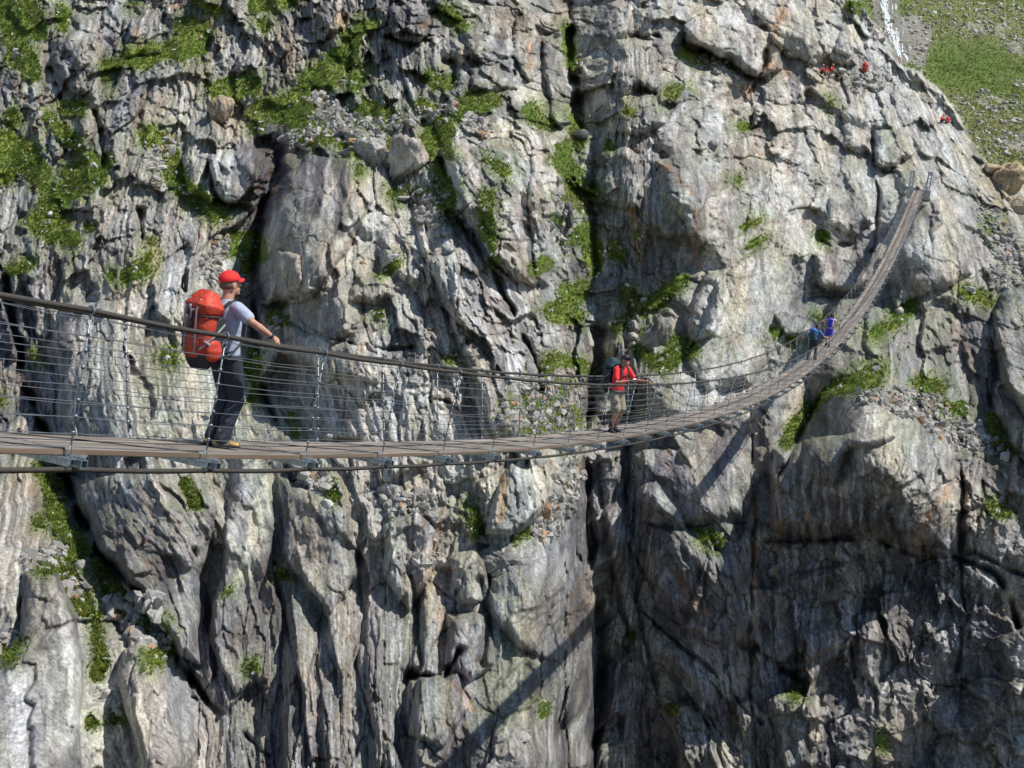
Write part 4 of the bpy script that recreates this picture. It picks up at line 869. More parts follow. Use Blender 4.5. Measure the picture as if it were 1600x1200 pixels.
# end frames and concrete footings
for (se, dirn) in ((S_END, 1), (K0 * LST - .1, -1)):
    for off in (.30, -WD - .30):
        bm = bmesh.new()
        for dx in (-.14, .14):
            for dy in (-.13, .13): bm_box(bm, (dx, dy, .75), .08, .08, 1.5)
        for hz in (.2, .6, 1.0, 1.44): bm_box(bm, (0, 0, hz), .30, .28, .05)
        bm_box(bm, (0, 0, 1.52), .42, .42, .05)
        o = bm_obj('end_post', bm, M_galv); o.matrix_basis = Matrix.Translation(at(se, off, 0)) @ Matrix.Rotation(-PSI, 4, 'Z'); loc_parent(o)
        bm = bmesh.new(); bm_box(bm, (0, dirn * .9, -.40), .62, 2.2, .76, .03); o = bm_obj('concrete_footing', bm, M_conc); o.matrix_basis = Matrix.Translation(at(se, off, 0)) @ Matrix.Rotation(-PSI, 4, 'Z'); loc_parent(o)
        # backstay from the post down to the rock
        a = at(se, off, RH + .2); bb = at(se, off, 0) + Vector((math.sin(PSI) * 7 * dirn, math.cos(PSI) * 7 * dirn, 1.2 if dirn > 0 else -1))
        bm = bmesh.new(); bm_tube(bm, [at(se - dirn * .4, RO if off > 0 else -WD - RO, RH) - ORG, a - ORG, bb - ORG], .024, 6); bm_obj('backstay', bm, M_cable, bridge, True)
    bm = bmesh.new(); bm_box(bm, (0, dirn * 1.6, -.09), WD - .06, 3.2, .12); o = bm_obj('landing', bm, M_conc); o.matrix_basis = Matrix.Translation(at(se, -WD / 2, 0)) @ Matrix.Rotation(-PSI, 4, 'Z'); loc_parent(o)
# ------------------------------------------------------------------ people and what they carry
M_skin = plain('sunburnt_skin', (.50, .26, .18), rough=.55, var=.06, scale=20)
M_skin2 = plain('tanned_skin', (.42, .22, .15), rough=.55, var=.06, scale=20)
M_redcap = plain('bright_red_cotton', (.72, .02, .02), rough=.75, var=.06)
M_redshirt = plain('red_shirt', (.78, .03, .035), rough=.8, var=.08, scale=12, bump=.3)
M_orange = plain('orange_red_nylon', (.50, .045, .018), rough=.6, var=.12, scale=9, bump=.9)
M_grey = plain('grey_webbing', (.27, .27, .28), rough=.7, var=.1)
M_black = plain('black_nylon', (.022, .022, .026), rough=.6, var=.1)
M_shirt = plain('pale_blue_grey_shirt', (.36, .41, .52), rough=.85, var=.06, scale=7, bump=.8)
M_navy = plain('navy_trousers', (.022, .026, .042), rough=.8, var=.12, scale=7, bump=.9)
M_khaki = plain('khaki_cotton', (.26, .23, .165), rough=.85, var=.10, scale=8, bump=.8)
M_boot = plain('brown_boot_leather', (.10, .075, .06), rough=.7, var=.15)
M_yellow = plain('yellow_boot_trim', (.55, .33, .06), rough=.6)
M_hair = plain('greying_brown_hair', (.13, .10, .08), rough=.8, var=.25, scale=90)
M_dkhair = plain('dark_brown_hair', (.045, .03, .022), rough=.7, var=.2, scale=80)
M_teal = plain('dark_teal_nylon', (.014, .05, .058), rough=.6, var=.12)
M_blue = plain('blue_cotton', (.05, .14, .40), rough=.8, var=.08)
M_violet = plain('violet_blue_nylon', (.05, .035, .50), rough=.6, var=.1)
M_cream = plain('cream_cotton', (.62, .50, .38), rough=.8)
M_sil = plain('silver_plastic', (.62, .62, .64), rough=.35, metal=.3)
M_glass = plain('dark_lens', (.01, .01, .012), rough=.15)

def loft_arrays(rings, lat, nseg=12, pw=1.0):
    """rings: list of (centre, lateral radius, depth radius); lat: lateral axis; closed with rounded ends"""
    R = [(Vector(c), a, b) for c, a, b in rings]; lat = Vector(lat)
    t0 = (R[1][0] - R[0][0]).normalized(); t1 = (R[-1][0] - R[-2][0]).normalized()
    f, l = R[0], R[-1]; m0, m1 = min(f[1], f[2]), min(l[1], l[2])
    R = [(f[0] - t0 * m0 * .7, f[1] * .6, f[2] * .6)] + R + [(l[0] + t1 * m1 * .7, l[1] * .6, l[2] * .6)]
    n = len(R); V_, F_ = [], []
    for i, (c, a, b) in enumerate(R):
        t = (R[min(i + 1, n - 1)][0] - R[max(i - 1, 0)][0]).normalized(); x = (lat - t * lat.dot(t))
        if x.length < 1e-3: x = Vector((0, 1, 0)) - t * t.y
        x.normalize(); y = t.cross(x)
        for k in range(nseg):
            an = 2 * math.pi * k / nseg; ca, sa_ = math.cos(an), math.sin(an); V_.append(c + x * (math.copysign(abs(ca) ** pw, ca) * a) + y * (math.copysign(abs(sa_) ** pw, sa_) * b))
    for i in range(n - 1):
        for k in range(nseg): F_.append((i * nseg + k, i * nseg + (k + 1) % nseg, (i + 1) * nseg + (k + 1) % nseg, (i + 1) * nseg + k))
    F_.append(tuple(range(nseg))[::-1]); F_.append(tuple(range((n - 1) * nseg, n * nseg)))
    return V_, F_
class Shape:
    def __init__(self): self.V, self.F = [], []
    def add(self, vf):
        b = len(self.V); self.V += vf[0]; self.F += [tuple(b + k for k in f) for f in vf[1]]; return self
    def loft(self, rings, lat=(1, 0, 0), nseg=12, pw=1.0): return self.add(loft_arrays(rings, lat, nseg, pw))
    def ball(self, c, rx, ry=None, rz=None, rot=None):
        ry = ry or rx; rz = rz or rx; bm = bmesh.new(); bmesh.ops.create_icosphere(bm, subdivisions=2, radius=1)
        vs_ = [Vector((v.co.x * rx, v.co.y * ry, v.co.z * rz)) for v in bm.verts]
        if rot is not None: vs_ = [rot @ v for v in vs_]
        V_ = [v + Vector(c) for v in vs_]; F_ = [tuple(v.index for v in f.verts) for f in bm.faces]; bm.free(); return self.add((V_, F_))
    def box(self, c, sx, sy, sz, rot=None, taper=1.0):
        V_ = []
        for z in (-1, 1):
            k = taper if z > 0 else 1
            for x, y in ((-1, -1), (1, -1), (1, 1), (-1, 1)):
                v = Vector((x * sx / 2 * k, y * sy / 2 * k, z * sz / 2)); V_.append((rot @ v if rot is not None else v) + Vector(c))
        return self.add((V_, [(3, 2, 1, 0), (4, 5, 6, 7), (0, 1, 5, 4), (1, 2, 6, 5), (2, 3, 7, 6), (3, 0, 4, 7)]))
    def build(self, name, mat, parent, voxel=None, smooth=4):
        me = bpy.data.meshes.new(name); me.from_pydata([v[:] for v in self.V], [], self.F); me.materials.append(mat)
        bm = bmesh.new(); bm.from_mesh(me); bmesh.ops.recalc_face_normals(bm, faces=bm.faces); bm.to_mesh(me); bm.free()
        me.polygons.foreach_set('use_smooth', [True] * len(me.polygons)); o = add_obj(name, me, None, parent)
        if voxel:
            r = o.modifiers.new('r', 'REMESH'); r.mode = 'VOXEL'; r.voxel_size = voxel; r.use_smooth_shade = True
            if smooth: s = o.modifiers.new('s', 'SMOOTH'); s.factor = .5; s.iterations = smooth
        return o
def ik(a, b, l1, l2, pole):
    a, b, pole = Vector(a), Vector(b), Vector(pole); d = b - a; L = min(d.length, (l1 + l2) * .998); u = d.normalized()
    x = (l1 * l1 - l2 * l2 + L * L) / (2 * L); h = math.sqrt(max(l1 * l1 - x * x, 0)); p = (pole - u * pole.dot(u)).normalized()
    return a + u * x + p * h, a + u * L

class Person:
    """local frame: +x his right, +y the way he faces, z up, origin between the soles"""
    def __init__(s, name_label, base, phi, group=None, H=1.76):
        s.e = empty('person', base, name_label, 'person', group, rz=-phi); s.k = H / 1.76; s.e.scale = (s.k,) * 3; s.base = Vector(base); s.phi = phi
    def world_to_local(s, w):
        d = Vector(w) - s.base; c, n = math.cos(s.phi), math.sin(s.phi)
        return Vector((d.x * c - d.y * n, d.x * n + d.y * c, d.z)) / s.k
    def pose(s, hip=(0, 0, .93), chest=(0, .02, 1.25), neck=(0, .03, 1.47), head=(0, .06, 1.63), yaw=0.0, pitch=0.0,
             hands=None, elbow_pole=None, feet=((.10, .04, .08), (-.10, -.02, .08)), knee_pole=((0, 1, 0), (0, 1, 0)), foot_dir=((.15, 1, 0), (-.15, 1, 0))):
        s.hip, s.chest, s.neck, s.head = map(Vector, (hip, chest, neck, head)); s.hrot = Matrix.Rotation(-yaw, 3, 'Z') @ Matrix.Rotation(-pitch, 3, 'X')
        up = (s.neck - s.hip).normalized()
        s.sh = [s.neck + Vector((sx * .185, 0, 0)) - up * .06 for sx in (1, -1)]
        s.hj = [s.hip + Vector((sx * .095, 0, -.02)) for sx in (1, -1)]
        s.el, s.wr, s.kn, s.an = [], [], [], []
        for i in (0, 1):
            e_, w_ = ik(s.sh[i], hands[i], .30, .275, elbow_pole[i] if elbow_pole else (0, -1, -.4)); s.el.append(e_); s.wr.append(w_)
            k_, a_ = ik(s.hj[i], Vector(feet[i]), .44, .42, knee_pole[i]); s.kn.append(k_); s.an.append(a_)
        s.fd = [Vector(f).normalized() for f in foot_dir]; return s
    def body(s, mat, legs=True, vox=.009, hands_grip=(True, True), grip_axis=None):
        B = Shape(); n, h = s.neck, s.head
        B.loft([(s.hip, .14, .10), (s.hip.lerp(s.chest, .5), .13, .095), (s.chest, .155, .11), (n - (n - s.chest) * .25, .15, .09)])
        B.loft([(n - Vector((0, .01, .06)), .065, .065), (n.lerp(h, .45), .055, .058), (h + Vector((0, -.01, -.03)), .06, .07)])
        R = s.hrot
        B.ball(h + R @ Vector((0, -.012, .025)), .076, .096, .105, R); B.ball(h + R @ Vector((0, .028, -.045)), .055, .062, .07, R)
        B.loft([(h + R @ Vector((0, .085, .02)), .010, .010), (h + R @ Vector((0, .108, -.018)), .016, .014), (h + R @ Vector((0, .090, -.026)), .014, .010)])
        for sx in (1, -1): B.ball(h + R @ Vector((sx * .078, -.008, -.005)), .012, .022, .032, R); B.ball(h + R @ Vector((sx * .032, .078, -.012)), .02, .014, .014, R)
        B.ball(h + R @ Vector((0, .088, -.062)), .026, .012, .010, R); B.ball(h + R @ Vector((0, .07, -.095)), .026, .022, .018, R)
        for i, sx in ((0, 1), (1, -1)):
            sh, el, wr = s.sh[i], s.el[i], s.wr[i]
            B.loft([(sh, .052, .055), (sh.lerp(el, .35), .050, .05), (el, .038, .038), (el.lerp(wr, .3), .043, .040), (wr, .028, .024)])
            d = (wr - el).normalized(); ax = Vector(grip_axis[i]) if grip_axis and grip_axis[i] is not None else Vector((1, 0, 0))
            ax = (ax - d * ax.dot(d)).normalized(); nrm = d.cross(ax)
            if nrm.z > 0: nrm = -nrm
            palm = wr + d * .05; B.loft([(wr, .028, .020), (palm, .040, .017), (wr + d * .088, .042, .015)], ax)
            for q, ln in zip((-.031, -.011, .010, .030), (.062, .072, .068, .052)):
                r0 = wr + d * .085 + ax * q
                if hands_grip[i]: p1 = r0 + d * ln * .45 + nrm * .012; p2 = p1 + nrm * ln * .42 + d * .004; p3 = p2 - d * ln * .28 + nrm * .006
                else: p1 = r0 + d * ln * .5 + nrm * .006; p2 = p1 + d * ln * .35 + nrm * .014; p3 = p2 + d * ln * .2 + nrm * .014
                B.loft([(r0 - d * .01, .0095, .0095), (p1, .009, .009), (p2, .008, .008), (p3, .007, .007)], ax, 8)
            tq = ax * (-sx * .034); B.loft([(wr + d * .028 + tq * .7, .013, .013), (wr + d * .058 + tq * 1.25 + nrm * .014, .011, .011), (wr + d * .078 + tq * 1.0 + nrm * .036, .009, .009)], ax, 8)
            hj, kn, an = s.hj[i], s.kn[i], s.an[i]
            B.loft([(hj, .088, .09), (hj.lerp(kn, .5), .072, .075), (kn, .050, .055), (kn.lerp(an, .3) - Vector((0, .012, 0)), .054, .058), (kn.lerp(an, .75), .036, .038), (an, .034, .036)])
            B.loft([(an - s.fd[i] * .04 - Vector((0, 0, .035)), .034, .03), (an + s.fd[i] * .10 - Vector((0, 0, .05)), .038, .022), (an + s.fd[i] * .15 - Vector((0, 0, .055)), .034, .016)], (-s.fd[i].y, s.fd[i].x, 0))
        return B.build('body', mat, s.e, vox)
    def shirt(s, mat, sleeve=.62, vox=.012, hem=.02, loose=1.0, name='shirt'):
        B = Shape(); n = s.neck; k = loose
        B.loft([(s.hip + Vector((0, 0, hem)), .170 * k, .125 * k), (s.hip.lerp(s.chest, .5), .162 * k, .122 * k), (s.chest, .182 * k, .135 * k), (n - (n - s.chest) * .32, .185, .118), (n - (n - s.chest) * .1, .13, .085), (n + Vector((0, 0, .0)), .075, .072)])
        for i in (0, 1):
            sh, el = s.sh[i], s.el[i]; q = sh.lerp(el, sleeve)
            B.loft([(sh + (n - sh) * .25, .07, .075), (sh, .070, .074), (sh.lerp(q, .5), .070, .068), (q, .068, .064)])
        return B.build(name, mat, s.e, vox, 5)
    def trousers(s, mat, length=1.0, vox=.012, name='trousers'):
        B = Shape(); B.loft([(s.hip + Vector((0, 0, .10)), .150, .112), (s.hip, .172, .128), (s.hip - Vector((0, 0, .07)), .165, .125)])
        for i in (0, 1):
            hj, kn, an = s.hj[i], s.kn[i], s.an[i]
            if length > 1.2:
                c = an + (kn - an).normalized() * .0
                B.loft([(hj, .100, .108), (hj.lerp(kn, .5), .092, .096), (kn, .078, .082), (kn.lerp(an, .25) + Vector((0, -.01, 0)), .076, .08), (kn.lerp(an, .55), .072, .076), (kn.lerp(an, .85) , .070, .078), (c + Vector((0, 0, .0)), .072, .082)])
                B.ball(kn.lerp(an, .5) + Vector((0, -.03, 0)), .07, .07, .05); B.ball(kn.lerp(an, .9) + Vector((0, .04, 0)), .07, .06, .04)
            else:
                q = hj.lerp(kn, length); B.loft([(hj, .100, .108), (hj.lerp(q, .5), .100, .104), (q, .104, .108)])
        return B.build(name, mat, s.e, vox, 4)
    def boots(s, mat, trim=None, high=.10, sole=None):
        for i in (0, 1):
            an, f = s.an[i], s.fd[i]; lat = (-f.y, f.x, 0); B = Shape()
            B.loft([(an + Vector((0, 0, high)), .048, .052), (an, .046, .052), (an - Vector((0, 0, .03)) - f * .01, .046, .056)], lat)
            B.loft([(an - f * .06 - Vector((0, 0, .045)), .042, .034), (an + f * .05 - Vector((0, 0, .040)), .048, .038), (an + f * .15 - Vector((0, 0, .055)), .050, .026), (an + f * .185 - Vector((0, 0, .058)), .038, .020)], lat)
            o = B.build('boot', mat, s.e, .009, 2)
            S = Shape(); S.loft([(an - f * .085 - Vector((0, 0, .072)), .036, .010), (an + f * .05 - Vector((0, 0, .072)), .046, .010), (an + f * .19 - Vector((0, 0, .070)), .038, .010)], lat); S.build('sole', M_black, o)
            if trim:
                S = Shape(); S.loft([(an + f * .09 - Vector((0, 0, .035)), .046, .030), (an + f * .165 - Vector((0, 0, .052)), .044, .022)], lat); S.ball(an - f * .055 - Vector((0, 0, .03)), .04, .03, .03); S.build('toe_trim', trim, o)
    def cap(s, mat, brim=.085, low=0.0):
        R = s.hrot; h = s.head; B = Shape(); c = h + R @ Vector((0, -.010, .055 - low))
        bm = bmesh.new(); bmesh.ops.create_icosphere(bm, subdivisions=3, radius=1)
        V_ = []
        for v in bm.verts:
            z = max(v.co.z, -.12); V_.append(c + R @ Vector((v.co.x * .092, v.co.y * .110, z * .090)))
        F_ = [tuple(v.index for v in f.verts) for f in bm.faces]; bm.free(); B.add((V_, F_)); o = B.build('cap', mat, s.e)
        b = Shape(); V_ = []
        for lay in (0, 1):
            for r in (0, 1):
                for k in range(9):
                    a = math.radians(-62 + 124 * k / 8); x = math.sin(a) * .088; y = math.cos(a) * .104 + (brim * (math.cos(a) ** .6) if r else -.01); V_.append(c + R @ Vector((x, y, -.004 - (.016 * r) - .018 * (x / .08) ** 2 * r + lay * .006)))
        F_ = []
        for lay in (0, 1):
            for k in range(8): F_.append((lay * 18 + k, lay * 18 + k + 1, lay * 18 + 9 + k + 1, lay * 18 + 9 + k))
        for k in range(8): F_.append((9 + k, 9 + k + 1, 27 + k + 1, 27 + k))
        b.add((V_, F_)); b.build('brim', mat, o); b = Shape(); b.ball(c + R @ Vector((0, 0, .090)), .009, .009, .005); b.build('button', mat, o); return o
    def hair(s, mat, full=False):
        R = s.hrot; h = s.head; B = Shape()
        if full: B.ball(h + R @ Vector((0, -.022, .045)), .088, .100, .095, R); B.ball(h + R @ Vector((0, -.045, -.02)), .078, .065, .075, R)
        else: B.ball(h + R @ Vector((0, -.032, .012)), .081, .085, .070, R)
        return B.build('hair', mat, s.e, .01, 1)

def backpack(label, base, phi, size, mats, mat2, lean=0.0, kind='big', group=None, zs=.62):
    """local frame: +y towards the wearer's back, origin at the bottom of the pack"""
    w, d_, h = size; e = empty('backpack', base, label, 'backpack', group, rz=-phi); T = Matrix.Rotation(lean, 3, 'X')
    def t(x, y, z): return T @ Vector((x, y, z))
    B = Shape(); B.loft([(t(0, 0, .06), w * .40, d_ * .40), (t(0, -.01, h * .25), w * .47, d_ * .50), (t(0, -.01, h * .55), w * .48, d_ * .50), (t(0, 0, h * .70), w * .45, d_ * .44)], (1, 0, 0), 16, .62); B.build('main_bag', mats[0], e, .014, 3)
    B = Shape(); B.loft([(t(0, -.01, h * .76), w * .47, d_ * .52), (t(0, -.01, h * .86), w * .50, d_ * .58), (t(0, .01, h * .95), w * .40, d_ * .46)], (1, 0, 0), 16, .7); L = B.build('lid', mats[1], e, .012, 2)
    B = Shape(); B.loft([(t(0, -d_ * .30, h * .10), w * .28, d_ * .25), (t(0, -d_ * .36, h * .30), w * .32, d_ * .24), (t(0, -d_ * .30, h * .5), w * .27, d_ * .2)], (1, 0, 0), 16, .7); B.build('front_pocket', mats[0], e, .012, 3)
    if kind == 'big':
        for sx in (1, -1):
            B = Shape(); B.loft([(t(sx * w * .44, 0, h * .08), .05, d_ * .30), (t(sx * w * .47, 0, h * .20), .055, d_ * .34), (t(sx * w * .45, .0, h * .32), .04, d_ * .28)]); B.build('side_pocket', mats[0] if sx > 0 else mat2, e, .012, 3)
            B = Shape(); B.loft([(t(sx * w * .2, -d_ * .56, h * .12), .014, .006), (t(sx * w * .2, -d_ * .60, h * .45), .014, .006), (t(sx * w * .2, -d_ * .62, h * .80), .014, .006), (t(sx * w * .2, -d_ * .45, h * .97), .014, .006)], (1, 0, 0), 6); B.build('compression_strap', M_grey, e)
            B = Shape(); B.loft([(t(sx * w * .35, -d_ * .52, h * .20), .012, .007), (t(sx * w * .54, -d_ * .1, h * .42), .012, .007), (t(sx * w * .46, d_ * .4, h * .60), .012, .007)], (0, 0, 1), 6); B.build('side_strap', M_grey if sx > 0 else M_black, e)
        for sx in (1, -1):
            B = Shape(); B.loft([(t(sx * w * .40, d_ * .18, h * .14), w * .10, d_ * .34), (t(sx * w * .43, d_ * .16, h * .45), w * .08, d_ * .34), (t(sx * w * .38, d_ * .16, h * .68), w * .08, d_ * .28)]); B.build('side_panel', M_black, e, .012, 2)
            B = Shape(); B.loft([(t(sx * w * .44, -d_ * .42, h * .34), .012, .008), (t(sx * w * .56, -d_ * .05, h * .22), .014, .008), (t(sx * w * .50, d_ * .3, h * .10), .012, .008)], (0, 0, 1), 6); B.build('pocket_piping', M_grey, e)
        B = Shape(); B.loft([(t(x * w, -d_ * y, h * .715), .010, .012) for x, y in ((-.48, -.1), (-.44, .35), (-.2, .55), (0, .60), (.2, .55), (.44, .35), (.48, -.1))], (0, 0, 1), 6); B.build('lid_strap', M_black, e)
        B = Shape(); B.box(t(0, -d_ * .60, h * .56), .05, .012, h * .26); B.build('centre_panel', M_black, e)
        B = Shape(); B.loft([(t(0, -d_ * .62, h * .66), .014, .008), (t(.01, -d_ * .63, h * .80), .014, .008)], (1, 0, 0), 6); B.build('buckle', M_grey, e)
        B = Shape(); B.loft([(t(0, -d_ * .05, .0), w * .44, d_ * .44), (t(0, -.01, .07), w * .47, d_ * .50)]); B.build('base', M_black, e, .014, 2)
        B = Shape(); B.box(t(-.02, -d_ * .60, h * .84), .035, .008, .045); B.box(t(.015, -d_ * .605, h * .80), .08, .006, .010); B.build('badge', M_sil, L)
    for sx in (1, -1):
        B = Shape(); B.loft([(t(sx * .09, d_ * .45, zs - .10), .026, .010), (t(sx * .10, d_ * .5 + .07, zs - .01), .026, .010), (t(sx * .10, d_ * .5 + .15, zs + .012), .026, .010), (t(sx * .105, d_ * .5 + .245, zs - .04), .026, .010), (t(sx * .11, d_ * .5 + .305, zs - .20), .024, .010), (t(sx * .15, d_ * .5 + .27, zs - .38), .018, .010), (t(sx * .185, d_ * .5 + .12, zs - .50), .014, .008), (t(sx * .15, d_ * .4, zs - .56), .014, .008)], (1, 0, 0), 8); B.build('shoulder_strap', M_black, e)
    B = Shape()
    pts = [t(x, y, h * .06) for x, y in ((w * .42, d_ * .3), (.19, d_ * .5 + .08), (.16, d_ * .5 + .22), (0, d_ * .5 + .27), (-.16, d_ * .5 + .22), (-.19, d_ * .5 + .08), (-w * .42, d_ * .3))]
    B.loft([(p, .012, .035) for p in pts], (0, .7, .7), 8); B.build('hip_belt', M_black, e); return e

def deck_point(u, off):
    """station on the deck seen under photograph column u"""
    best = None
    for i in range(-400, 4000):
        s = i * .025; p = at(s, off, 0); q = np.array(p); z = q @ FWD
        if z < .5: continue
        uu = 800 + F_PX * (q @ RIGHT) / z
        if best is None or abs(uu - u) < best[0]: best = (abs(uu - u), s)
    return best[1]
def px_per_m(p): return F_PX / float(np.array(p) @ FWD)

# --- the near hiker, red cap and orange pack
s1 = deck_point(337, -.43); b1 = at(s1, -.43, .003); phi1 = math.radians(36)
p1 = Person('hiker in bright red cap, pale blue-grey shirt and navy trousers holding the near cable', b1, phi1, H=1.84)
sh_ = deck_point(437, RO); rail_w = at(deck_point(437, RO), RO, RH + .02)
hand_l = p1.world_to_local(rail_w)
rd_ = (at(s1 + .3, RO, RH) - at(s1, RO, RH)).normalized(); ral = Matrix.Rotation(phi1, 3, 'Z') @ rd_
hx = p1.world_to_local(at(deck_point(420, RO), RO, RH))
dirh = (hx - Vector((.19, .1, 1.40))).normalized()
p1.pose(hip=(.0, .05, .92), chest=(.0, .03, 1.24), neck=(.0, .02, 1.47), head=(.0, .05, 1.635), yaw=math.radians(8), pitch=math.radians(-10),
        hands=(hx - dirh * .075 + Vector((0, 0, .028)), (-.20, .20, .98)), elbow_pole=((.9, -.6, -.05), (-.5, -.6, -.2)),
        feet=((.075, .0, .085), (-.075, .0, .085)), foot_dir=((.45, 1, 0), (.15, 1, 0)))
p1.body(M_skin, vox=.006, grip_axis=(ral, None)); p1.shirt(M_shirt, .68); p1.trousers(M_navy, 2.0); p1.boots(M_boot, M_yellow); p1.cap(M_redcap, .06); p1.hair(M_hair)
B = Shape(); w_ = p1.wr[0]; dd_ = (p1.wr[0] - p1.el[0]).normalized(); B.loft([(w_ - dd_ * .035, .033, .029), (w_ - dd_ * .012, .032, .028)]); B.build('wristband', M_black, p1.e)
def off_world(b, phi, v): return b + Vector((v[0] * math.cos(phi) + v[1] * math.sin(phi), -v[0] * math.sin(phi) + v[1] * math.cos(phi), v[2]))
bp1 = off_world(b1, phi1, (0, -.26, .93))
backpack('large orange-red trekking backpack with grey straps on the near hiker\'s back', bp1, phi1, (.41, .28, .655), (M_orange, M_orange), M_black, lean=-.03, zs=.625)
pole_b = off_world(bp1, phi1, (-.235, -.06, .06)); te = empty('trekking_pole', pole_b, 'folded trekking pole with a black foam grip strapped upright to the orange backpack', 'trekking pole')
B = Shape(); B.loft([(Vector((0, 0, 0)), .008, .008), (Vector((0, 0, .66)), .008, .008)], (1, 0, 0), 8); B.build('shaft', M_sil, te)
B = Shape(); B.loft([(Vector((0, 0, .62)), .020, .022), (Vector((0, 0, .70)), .022, .028), (Vector((0, 0, .80)), .020, .028), (Vector((0, 0, .84)), .026, .034)], (1, 0, 0), 10); B.build('grip', M_black, te)
B = Shape(); B.loft([(Vector((0, 0, .82)), .006, .014), (Vector((-.03, 0, .76)), .005, .014), (Vector((-.04, 0, .66)), .005, .013), (Vector((-.015, 0, .62)), .005, .012)], (0, 1, 0), 6); B.build('wrist_loop', M_black, te)
B = Shape(); B.loft([(Vector((0, 0, .10)), .011, .011), (Vector((0, 0, .30)), .011, .011)], (1, 0, 0), 8); B.build('lower_shaft', M_blue, te)

# --- the second hiker, red shirt, facing the viewer
s2 = deck_point(957, -.45); b2 = at(s2, -.45, .003); phi2 = math.radians(138)
p2 = Person('hiker in a red T-shirt, dark cap and khaki shorts facing the viewer, camera in hand', b2, phi2, H=1.80)
r2w = at(deck_point(1003, RO), RO, RH); h2 = p2.world_to_local(r2w); d2 = (h2 - Vector((-.19, .05, 1.4))).normalized()
p2.pose(hip=(0, -.02, .92), chest=(0, .02, 1.23), neck=(0, .07, 1.46), head=(0, .14, 1.60), yaw=math.radians(20), pitch=math.radians(-20),
        hands=((.06, .36, 1.20), h2 - d2 * .07 + Vector((0, 0, .025))), elbow_pole=((.6, -.2, -.8), (-.5, .1, -.8)), feet=((.12, .06, .085), (-.12, -.05, .085)))
p2.body(M_skin2, vox=.008, grip_axis=(None, Matrix.Rotation(phi2, 3, 'Z') @ rd_)); p2.shirt(M_redshirt, .72, loose=1.05); p2.trousers(M_khaki, .92, name='shorts'); p2.boots(M_black, None, .14); p2.cap(M_black, .07, .0); p2.hair(M_dkhair)
B = Shape(); R = p2.hrot; B.box(p2.head + R @ Vector((0, .100, .006)), .13, .012, .034, R); B.box(p2.head + R @ Vector((.07, .05, .010)), .006, .10, .010, R); B.box(p2.head + R @ Vector((-.07, .05, .010)), .006, .10, .010, R); B.build('sunglasses', M_glass, p2.e)
B = Shape(); B.box(p2.chest + Vector((0, .155, .05)), .26, .012, .022); B.build('chest_strap', M_black, p2.e)
cw = off_world(b2, phi2, tuple(p2.wr[0] + (p2.wr[0] - p2.el[0]).normalized() * .10 + Vector((0, .02, .035)))); ce = empty('compact_camera', cw, 'small silver-white camera held by the hiker in the red T-shirt', 'camera', rz=-phi2)
B = Shape(); B.box((0, 0, 0), .10, .026, .062); o = B.build('camera_body', M_sil, ce); B = Shape(); B.loft([(Vector((0, .012, 0)), .02, .02), (Vector((0, .03, 0)), .018, .018)]); B.build('lens', M_glass, ce)
bp2 = off_world(b2, phi2, (0, -.25, .92)); backpack('dark teal and black trekking backpack on the hiker in the red T-shirt', bp2, phi2, (.36, .26, .66), (M_black, M_teal), M_black, lean=-.03)
B = Shape()

# --- the two far walkers
s3 = deck_point(1267, -.50); b3 = at(s3, -.50, .003); phi3 = math.radians(40)
p3 = Person('walker in a blue shirt, seen from behind on the rising part of the bridge', b3, phi3, H=1.76)
r3 = p3.world_to_local(at(s3 + 1.6, RO, RH))
p3.pose(hip=(0, .0, .92), chest=(0, .05, 1.23), neck=(0, .10, 1.45), head=(0, .16, 1.60), hands=(Vector((.50, .42, 1.12)), (-.28, .30, 1.0)), feet=((.08, .22, .09), (-.08, -.22, .09)), elbow_pole=((.4, -.3, -.8), (-.4, -.4, -.5)))
p3.body(M_skin, vox=.014); p3.shirt(M_blue, .9, vox=.018); p3.trousers(M_navy, 2.0, vox=.018); p3.boots(M_black); p3.hair(M_dkhair, True)
backpack('dark blue daypack on the walker in the blue shirt', off_world(b3, phi3, (0, -.21, .95)), phi3, (.34, .24, .56), (M_teal, M_blue), M_black, kind='small')
s4 = deck_point(1292, -.45); b4 = at(s4, -.45, .003); phi4 = math.radians(20)
p4 = Person('bare-shouldered walker in a cream top and violet-blue shorts, farthest person on the bridge', b4, phi4)
p4.pose(hip=(0, .02, .92), chest=(0, .05, 1.23), neck=(0, .09, 1.45), head=(0, .13, 1.61), hands=((.44, .25, 1.08), (-.44, .22, 1.08)), feet=((.09, -.18, .09), (-.08, .22, .09)), elbow_pole=((.8, -.5, -.3), (-.8, -.5, -.3)))
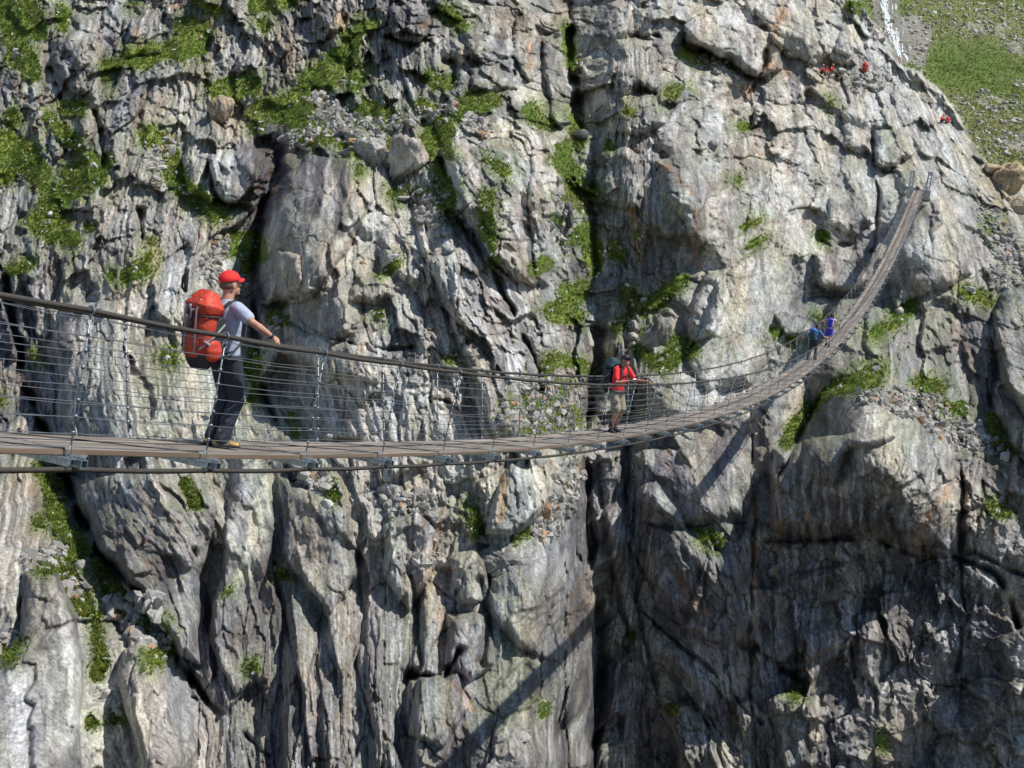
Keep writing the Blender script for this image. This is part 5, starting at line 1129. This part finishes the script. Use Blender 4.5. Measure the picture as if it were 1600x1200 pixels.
p4.body(M_skin, vox=.014); p4.shirt(M_cream, .12, vox=.018, name='vest'); p4.trousers(M_violet, .7, vox=.018, name='shorts'); p4.boots(M_black); p4.hair(M_dkhair, True)
backpack('small violet-blue daypack on the farthest walker', off_world(b4, phi4, (0, -.20, 1.0)), phi4, (.30, .2, .46), (M_violet, M_violet), M_black, kind='small')

# --- people resting on the rocks at upper right
def seated(u, v, phi, label, top, legs, skin=M_skin, cap=None, lift=.0, group=None):
    c = surf(u, v); c = c - ray(u, v) * .35; b = Vector(c.tolist()) + Vector((0, 0, lift)); p = Person(label, b, phi, group)
    p.pose(hip=(0, 0, .14), chest=(0, .05, .45), neck=(0, .10, .67), head=(0, .15, .83), hands=((.22, .42, .42), (-.22, .40, .42)), feet=((.12, .55, .08), (-.14, .62, .08)), knee_pole=((0, .3, 1), (0, .3, 1)), elbow_pole=((.6, -.4, -.6), (-.6, -.4, -.6)))
    p.body(skin, vox=.016); p.shirt(top, .95, vox=.02, name='jacket'); p.trousers(legs, 2.0, vox=.02); p.boots(M_black)
    if cap: p.cap(cap)
    else: p.hair(M_dkhair, True)
    return p
seated(1283, 116, 2.6, 'leftmost seated climber in an orange top resting on the pale rocks at upper right', M_orange, M_black, cap=M_cream)
seated(1289, 119, 3.0, 'hunched climber in a dark red jacket between the two other seated climbers', M_redshirt, M_khaki)
seated(1298, 115, 2.4, 'climber in a scarlet jacket and white helmet, right-hand one of the three seated', M_redcap, M_khaki, cap=M_cream)
seated(1310, 124, 1.8, 'person in dark clothes with pale legs stretched out right of the three seated climbers', M_black, M_cream)
c = surf(1351, 112); bo = Vector((c - ray(1351, 112) * .4).tolist()); backpack('round bright orange backpack leaning against a slab right of the resting climbers', bo, 2.6, (.62, .50, .85), (M_orange, M_orange), M_orange, kind='small')
seated(1470, 192, 2.2, 'person in a red jacket sitting alone on a ledge near the right skyline', M_redshirt, M_black, cap=M_cream)
c = surf(1480, 192); bo = Vector((c - ray(1480, 192) * .4).tolist()); backpack('red and grey rucksack lying beside the lone sitter near the right skyline', bo, 1.2, (.5, .4, .5), (M_redshirt, M_redshirt), M_grey, kind='small')
